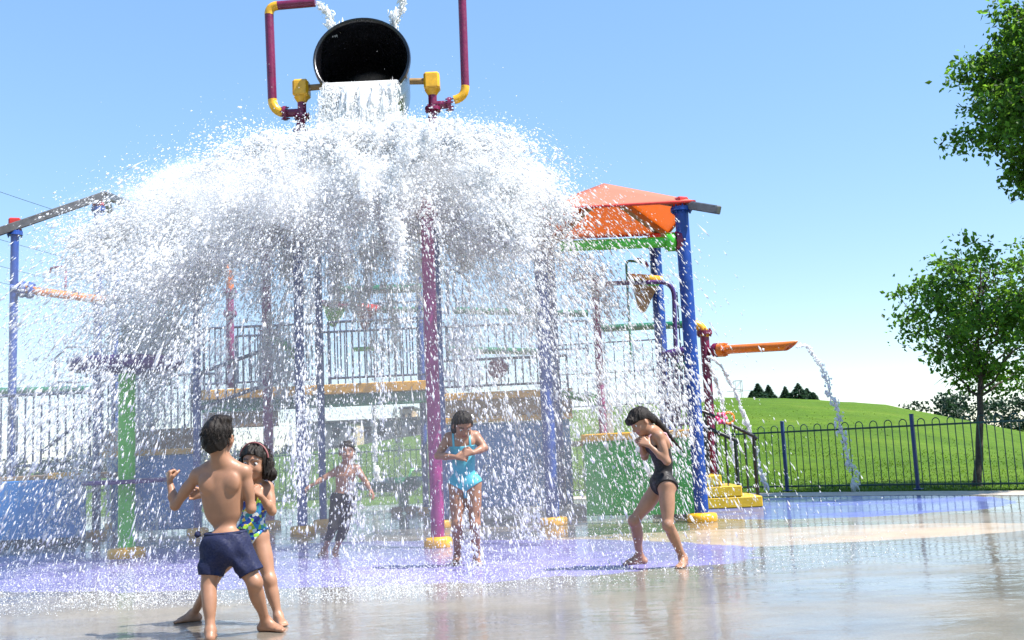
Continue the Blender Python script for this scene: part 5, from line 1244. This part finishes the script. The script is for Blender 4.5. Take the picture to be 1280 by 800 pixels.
# bursting crown of the dome: ragged lumps of fused water wrapped in drops
def subdiv_ico():
    vs = [tuple(v) for v in ICO_V]; cache = {}; fs = []
    def mid(a, b):
        k = (min(a, b), max(a, b))
        if k not in cache: m_ = unit((np.array(vs[a])+np.array(vs[b]))/2); cache[k] = len(vs); vs.append(tuple(m_))
        return cache[k]
    for a_, b_, c_ in ICO_F: x_, y_, z_ = mid(a_, b_), mid(b_, c_), mid(c_, a_); fs += [(a_, x_, z_), (b_, y_, x_), (c_, z_, y_), (x_, y_, z_)]
    return np.array(vs), np.array(fs)
BIG_V, BIG_F = subdiv_ico()
J1 = (1500, 250, 0.02, 0.56, 0.9, 0.66, 1.0, -5, 18, 0.042, 0.024, 1)
J2 = (480, 150, 0.02, 0.34, 0.95, 0.50, 0.98, -18, 22, 0.075, 0.028, 2)
J4 = (2000, 16, 0.42, 1.22, 1.15, 0.66, 1.12, -8, 17, 0.05, 0.035, 4)
J7 = (330, 200, 0.34, 1.15, 1.0, 0.45, 1.03, -12, 16, 0.018, 0.05, 7)
def fewer(j, per, sp=0.6): j = list(j); j[1] = per; j[9] *= sp; return tuple(j)
A = many((fewer(J1, 17.0, 0.7), -4.2, 0.38, 1.3, 0.9), (fewer(J2, 10, 0.7), -4.2, 0.38, 1.3, 0.9))
k = A[2] < 0.034; gg = np.random.default_rng(21)
ICO_S = (ICO_V, ICO_F); ICO_V, ICO_F = BIG_V, BIG_F
D_ = burst(*J1)[0]; D2 = burst(*J2)[0]; D_ = np.concatenate([D_, D2]); cell = lambda q: (np.floor(q/0.13).astype(np.int64)*np.array([73856093, 19349663, 83492791])).sum(1)
hv, hc = np.unique(cell(D_), return_counts=True); hi_ = np.clip(np.searchsorted(hv, cell(A[0])), 0, len(hv)-1)
k &= np.where(hv[hi_] == cell(A[0]), hc[hi_], 0) > 22          # lumps only where the water is thick
lump = (A[0][k], A[1][k], A[2][k], A[3][k])
o = drops('foam_lumps', lump[0], lump[1], lump[2], lump[3], MAT['lump'], gg, True, 0.42); tag(o, 'ragged white lumps of water inside the bursting dome', 'splash', kind='stuff')
ICO_V, ICO_F = ICO_S
A = many((J1, -5.2, 0.5, 1.1, 0.8), (J2, -5.25, 0.5, 1.1, 0.7), ((260, 40, 0.05, 0.5, 1.0, 0.72, 1.0, 10, 24, 0.09, 0.04, 3), -5.5, 0.35, 1.0, 0.5))
k = A[2] < 0.035
o = drops('splash', A[0][k], A[1][k], A[2][k], A[3][k], MAT['foam'], np.random.default_rng(1), False, 0.3); tag(o, 'white bursting dome of water thrown out below the bucket', 'splash', kind='stuff')
print('dome', k.sum())
# falling curtain: drawn-out threads, drops, and ropes of heavier water
A = many((J4, -5.3, 0.42, 2.4, 2.0), ((700, 16, 0.5, 1.1, 1.0, 0.45, 1.0, -24, 15, 0.11, 0.05, 5), -5.45, 0.40, 2.4, 2.0), (J7, -5.0, 0.45, 1.8, 1.2), (fewer(J7, 7), -4.5, 0.35, 2.2, 1.4))
A[2] = A[2]*np.clip(A[0][:, 1]/11.5, 0.6, 1.0)
k = (A[2] < 0.035) & (A[0][:, 1] > 6.9)
o = drops('falling_drops', A[0][k], A[1][k], A[2][k], A[3][k], MAT['drop'], np.random.default_rng(2), False, 0.25); tag(o, 'curtain of falling water drops and threads around the children', 'falling water', kind='stuff')
print('curtain', k.sum())
A = many(((2000, 40, 0.15, 1.2, 1.0, 0.35, 1.06, -22, 20, 0.12, 0.06, 9, 0.12), -6.1, 0.35, 1.5, 1.2))
k = (A[2] < 0.008) & (A[0][:, 1] > 6.9)
o = drops('fine_spray', A[0][k], A[1][k], A[2][k], A[3][k], MAT['foam'], np.random.default_rng(3), False, 0.25); tag(o, 'fine drifting spray filling the air under the bucket', 'spray', kind='stuff')
print('fine', k.sum())
# thin veil of mist hanging inside the fall
mm, mnt, mo = newmat('mist'); pv_ = node(mnt, 'ShaderNodeVolumePrincipled'); pv_.inputs['Color'].default_value = (0.99, 0.995, 1, 1); pv_.inputs['Density'].default_value = 0.036; pv_.inputs['Anisotropy'].default_value = 0.25
mnt.links.new(pv_.outputs[0], mo.inputs['Volume'])
nf_, nz_ = 64, 26; vs = []
for i in range(nz_):
    th = i/(nz_-1)*PI/2
    for j in range(nf_):
        ph = 2*PI*j/nf_; rr_ = (4.6+1.0*max(0, -math.cos(ph))-0.7*max(0, math.cos(ph))+0.35*math.sin(3*ph)+0.25*math.sin(5*ph+1))*math.sin(th)**0.8 if i < nz_-1 else 0
        if i == nz_-1: rr_ = (4.6+1.0*max(0, -math.cos(ph))-0.7*max(0, math.cos(ph))+0.35*math.sin(3*ph)+0.25*math.sin(5*ph+1))
        vs.append((SPC[0]+rr_*math.cos(ph), SPC[1]+rr_*math.sin(ph), 0.02+(SPC[2]-0.2)*math.cos(th)**0.75 if i < nz_-1 else 0.02))
mb = MB(); mb.add(vs, [[i*nf_+j, (i+1)*nf_+j, (i+1)*nf_+(j+1) % nf_, i*nf_+(j+1) % nf_] for i in range(nz_-1) for j in range(nf_)]+[[(nz_-1)*nf_+j for j in range(nf_)][::-1]], True)
tag(mb.obj('mist', mm), 'faint white mist hanging under the bucket', 'mist', kind='stuff')
# denser cloud of atomised water wrapped round the crest: a lumpy mushroom cap
mm2 = mm.copy(); mm2.name = 'crest_mist'; mm2.node_tree.nodes['Principled Volume'].inputs['Density'].default_value = 0.9
vs = []; nf_, nz_ = 120, 34
def capr(s, ph): return (2.65+0.25*max(0, -math.cos(ph))-0.15*max(0, math.cos(ph)))*s
for lay in (0, 1):
    for i in range(nz_):
        s = i/(nz_-1)
        for j in range(nf_):
            ph = 2*PI*j/nf_; r_ = capr(s, ph)
            lz = 0.10*math.sin(5.1*r_+3*math.sin(4*ph))+0.09*math.sin(13*ph+4*r_)+0.07*math.sin(29*ph-6*r_)+0.05*math.sin(11*r_+17*ph)
            fr = max(0, -math.sin(ph)); top_ = 0.06+0.10*s-0.42*s*s*(1+0.55*fr)-0.55*fr*s
            th_ = (0.2+0.78*s**0.8)*(1-s**7)
            if s > 0.8: r_ += 0.10*math.sin(17*ph)+0.08*math.sin(31*ph+1)
            z_ = top_+(lz*s*0.8 if lay == 0 else -th_+lz*1.5*s)
            if s > 0.999: z_ = top_-0.05
            vs.append((SPC[0]+r_*math.cos(ph), SPC[1]+r_*math.sin(ph), SPC[2]+z_))
nn_ = nf_*nz_; fs = []
for i in range(nz_-1):
    for j in range(nf_):
        a_, b_, c_, d_ = i*nf_+j, (i+1)*nf_+j, (i+1)*nf_+(j+1) % nf_, i*nf_+(j+1) % nf_
        fs.append([a_, b_, c_, d_]); fs.append([nn_+d_, nn_+c_, nn_+b_, nn_+a_])
mb = MB(); mb.add(vs, fs, True); tag(mb.obj('crest_mist', mm2), 'soft white cloud of atomised water around the crest of the splash', 'mist', kind='stuff')
# spray bouncing from the wet surface where the curtain lands
N = 170000; g = np.random.default_rng(6)
x = g.uniform(-7.5, 3.2, N); y = 7.15+np.abs(g.normal(0, 0.75, N))+np.where(g.uniform(0, 1, N) < 0.22, g.uniform(0, 4.0, N), 0)+np.where((x < -3.5) & (g.uniform(0, 1, N) < 0.5), g.uniform(0, 3.5, N), 0)
edge = 7.15+0.12*np.sin(x*2.1)+0.08*np.sin(x*5.3+1)+0.35*np.clip(x, 0, 3)
z = g.exponential(0.06, N)*np.where(y < 8.6, 1.6, 0.6); k = (y > edge) & (z < 0.5) & (g.uniform(0, 1, N) < np.where(x > -0.8, 0.5, 0.75)*np.where(x < -3.2, 0.55, 1.0)*np.where(x > 1.4, 0.35, 1.0))
p = np.stack([x, y, z+0.004], -1)[k]; v = g.normal(0, 1, p.shape)*V(0.5, 0.5, 1)
cl = np.sin(p[:, 0]*3.1+2*np.sin(p[:, 1]*2.3))*np.sin(p[:, 1]*3.7+p[:, 0])
kk = g.uniform(-1.1, 1.3, len(p)) < cl; p, v = p[kk], v[kk]
o = drops('ground_spray', p, v, g.lognormal(-5.95, 0.4, len(p)), 1+g.exponential(0.5, len(p)), MAT['foam'], g, False, 0.3); tag(o, 'low white spray bouncing off the wet purple surface', 'spray', kind='stuff')

from mathutils import noise as mnoise
# the pour from the bucket lip
g = np.random.default_rng(8)
CH = 0.90; dn = np.cross(V(1, 0, 0), axd); dn = dn if dn[2] < 0 else -dn
nu, nv = 110, 80; vs = np.zeros((nu, nv, 3))
def lip_at(a): return cb+V(1, 0, 0)*a*math.sin(CH)*RB*0.97+dn*math.cos(CH)*RB*0.97+axd*0.012+dn*0.05*(1-a*a)
for i in range(nu):
    a = (i/(nu-1)-0.5)*2
    for j in range(nv):
        t = j/(nv-1)*0.46; w_ = min(1, t*6)
        q = lip_at(a)+V(0.10*a*t, -(1.6-0.5*abs(a))*t, -0.5*t-0.5*GR*t*t)
        q = q+V(0, 1, 0)*w_*(0.15*mnoise.noise(Vector((a*3.2, t*3, 1)))+0.09*mnoise.noise(Vector((a*8.5, t*6, 2)))+0.05*mnoise.noise(Vector((a*21, t*14, 3)))+0.03*mnoise.noise(Vector((a*45, t*40, 5))))+V(1, 0, 0)*w_*0.05*mnoise.noise(Vector((a*9, t*8, 7)))
        vs[i, j] = q
idx = np.arange(nu*nv).reshape(nu, nv); fq = np.stack([idx[:-1, :-1], idx[1:, :-1], idx[1:, 1:], idx[:-1, 1:]], -1).reshape(-1, 4)
pour_root = thing('poured_water', vs[nu//2, 0], 'pale sheet of water pouring over the lip of the black bucket', 'water')
np_mesh('sheet_of_water', vs.reshape(-1, 3), fq, MAT['pour'], True, pour_root)
bk = [lip_at(-1), lip_at(1), lip_at(1)*V(1, 1, 1)+V(-0.05, 0.8, 0), lip_at(-1)+V(0.05, 0.8, 0)]
np_mesh('water_surface', np.array(bk), np.array([[0, 1, 2, 3]]), MAT['clear'], False, pour_root)
N = 16000; t = g.uniform(0.01, 0.46, N); a = g.uniform(-1, 1, N)
st = cb+V(1, 0, 0)*(a*math.sin(CH)*RB*0.97)[:, None]+dn*(math.cos(CH)*RB*0.97+0.05*(1-a*a))[:, None]
p = st+np.stack([0.12*a*t, -(1.6-0.5*np.abs(a))*t, -0.5*t-0.5*GR*t*t], -1)+g.normal(0, 1, (N, 3))*(0.012+0.14*t*t/0.2)[:, None]*V(1, 0.6, 0.4)
v = np.stack([0*a, -1.0+0*a, -0.5-GR*t], -1)
tag(drops('pour_drops', p, v, g.lognormal(-5.3, 0.4, N), 1.5+g.exponential(2.0, N), MAT['foam'], g, False, 0.25, pour_root), kind='stuff')

# free jets
def jet(label, p0, v0, T, n, r, seed, thick=0.02, breakup=0.05, grp=None):
    g = np.random.default_rng(seed); t = g.uniform(0, 1, n)**0.85*T
    p = p0+np.outer(t, v0); p[:, 2] -= 0.5*GR*t*t
    w1 = np.sin(t*31+seed)+np.sin(t*53+1.3); w2 = np.cos(t*37+seed)+np.sin(t*61)
    u, v, d = frame(unit(v0)); k = (t/T)
    p = p+u*(w1*breakup*0.35*k+g.normal(0, 1, n)*(thick+breakup*k*0.6))[:, None]+v*(w2*breakup*0.35*k+g.normal(0, 1, n)*(thick+breakup*k*0.6))[:, None]
    vel = np.tile(v0, (n, 1)); vel[:, 2] -= GR*t
    vel = vel+g.normal(0, 0.8, vel.shape)
    kk = p[:, 2] > 0.01
    q_ = np.linspace(0, 0.86, 70)*T; c_ = p0+np.outer(q_, v0); c_[:, 2] -= 0.5*GR*q_*q_; kq = q_/T
    c_ = c_+u*((np.sin(q_*31+seed)+np.sin(q_*53+1.3))*breakup*0.35*kq)[:, None]+v*((np.cos(q_*37+seed)+np.sin(q_*61))*breakup*0.35*kq)[:, None]
    core_r = r*(1.25-0.5*kq)*np.clip(0.75+0.45*np.sin(q_*97+seed)+0.35*np.sin(q_*211)+g.normal(0, 0.18, 70), 0.12, 1.6)
    o = drops('water_jet', p[kk], vel[kk], r*g.lognormal(0, 0.4, kk.sum())*(0.7+0.5*k[kk]), 1.3+g.exponential(1.1, kk.sum()), MAT['clear'], g, True, 0.3)
    mb = MB(); mb.tube(list(c_), list(core_r), 9); mb.obj('jet_core', MAT['clear'], o)
    tag(o, label, 'water jet', grp); return o
def aim(p0, p1, T): return (p1-p0+V(0, 0, 0.5*GR*T*T))/T
e = gp(1070, 614); jet('clear jet arcing from the tip of the orange cannon to the ground', CANNON_TIP+V(0.02, 0, -0.02), aim(CANNON_TIP, e, 0.80), 0.80, 460, 0.0115, 31, 0.012, 0.05)
s0 = at(884, 446, 15.9); jet('thin jet falling just left of the far stair railing post', s0, aim(s0, at(958, 612, 17.4), 0.66), 0.66, 360, 0.0105, 32, 0.007, 0.03)
s0 = at(882, 452, 15.8); jet('thin broken jet falling behind the near black stair railing', s0, aim(s0, at(925, 612, 17.2), 0.62), 0.62, 280, 0.010, 33, 0.007, 0.03)
s0 = a[3] if False else P(394, 4, Yp)+V(0.03, 0, 0); jet('stream from the left fill pipe hitting the top of the bucket', s0, aim(s0, at(421, 42, 13.9), 0.24), 0.24, 430, 0.0075, 34, 0.016, 0.06)
s0 = P(515, -26, Yp); jet('stream from the right fill pipe hitting the top of the bucket', s0, aim(s0, at(494, 36, 13.9), 0.26), 0.26, 700, 0.0075, 35, 0.014, 0.045)
s0 = P(470, 500, 22.0); jet('far thin vertical jet behind the running child', at(468, 500, 20.5), aim(at(468, 500, 20.5), at(470, 615, 20.5), 0.6), 0.6, 300, 0.018, 36, 0.012, 0.03)
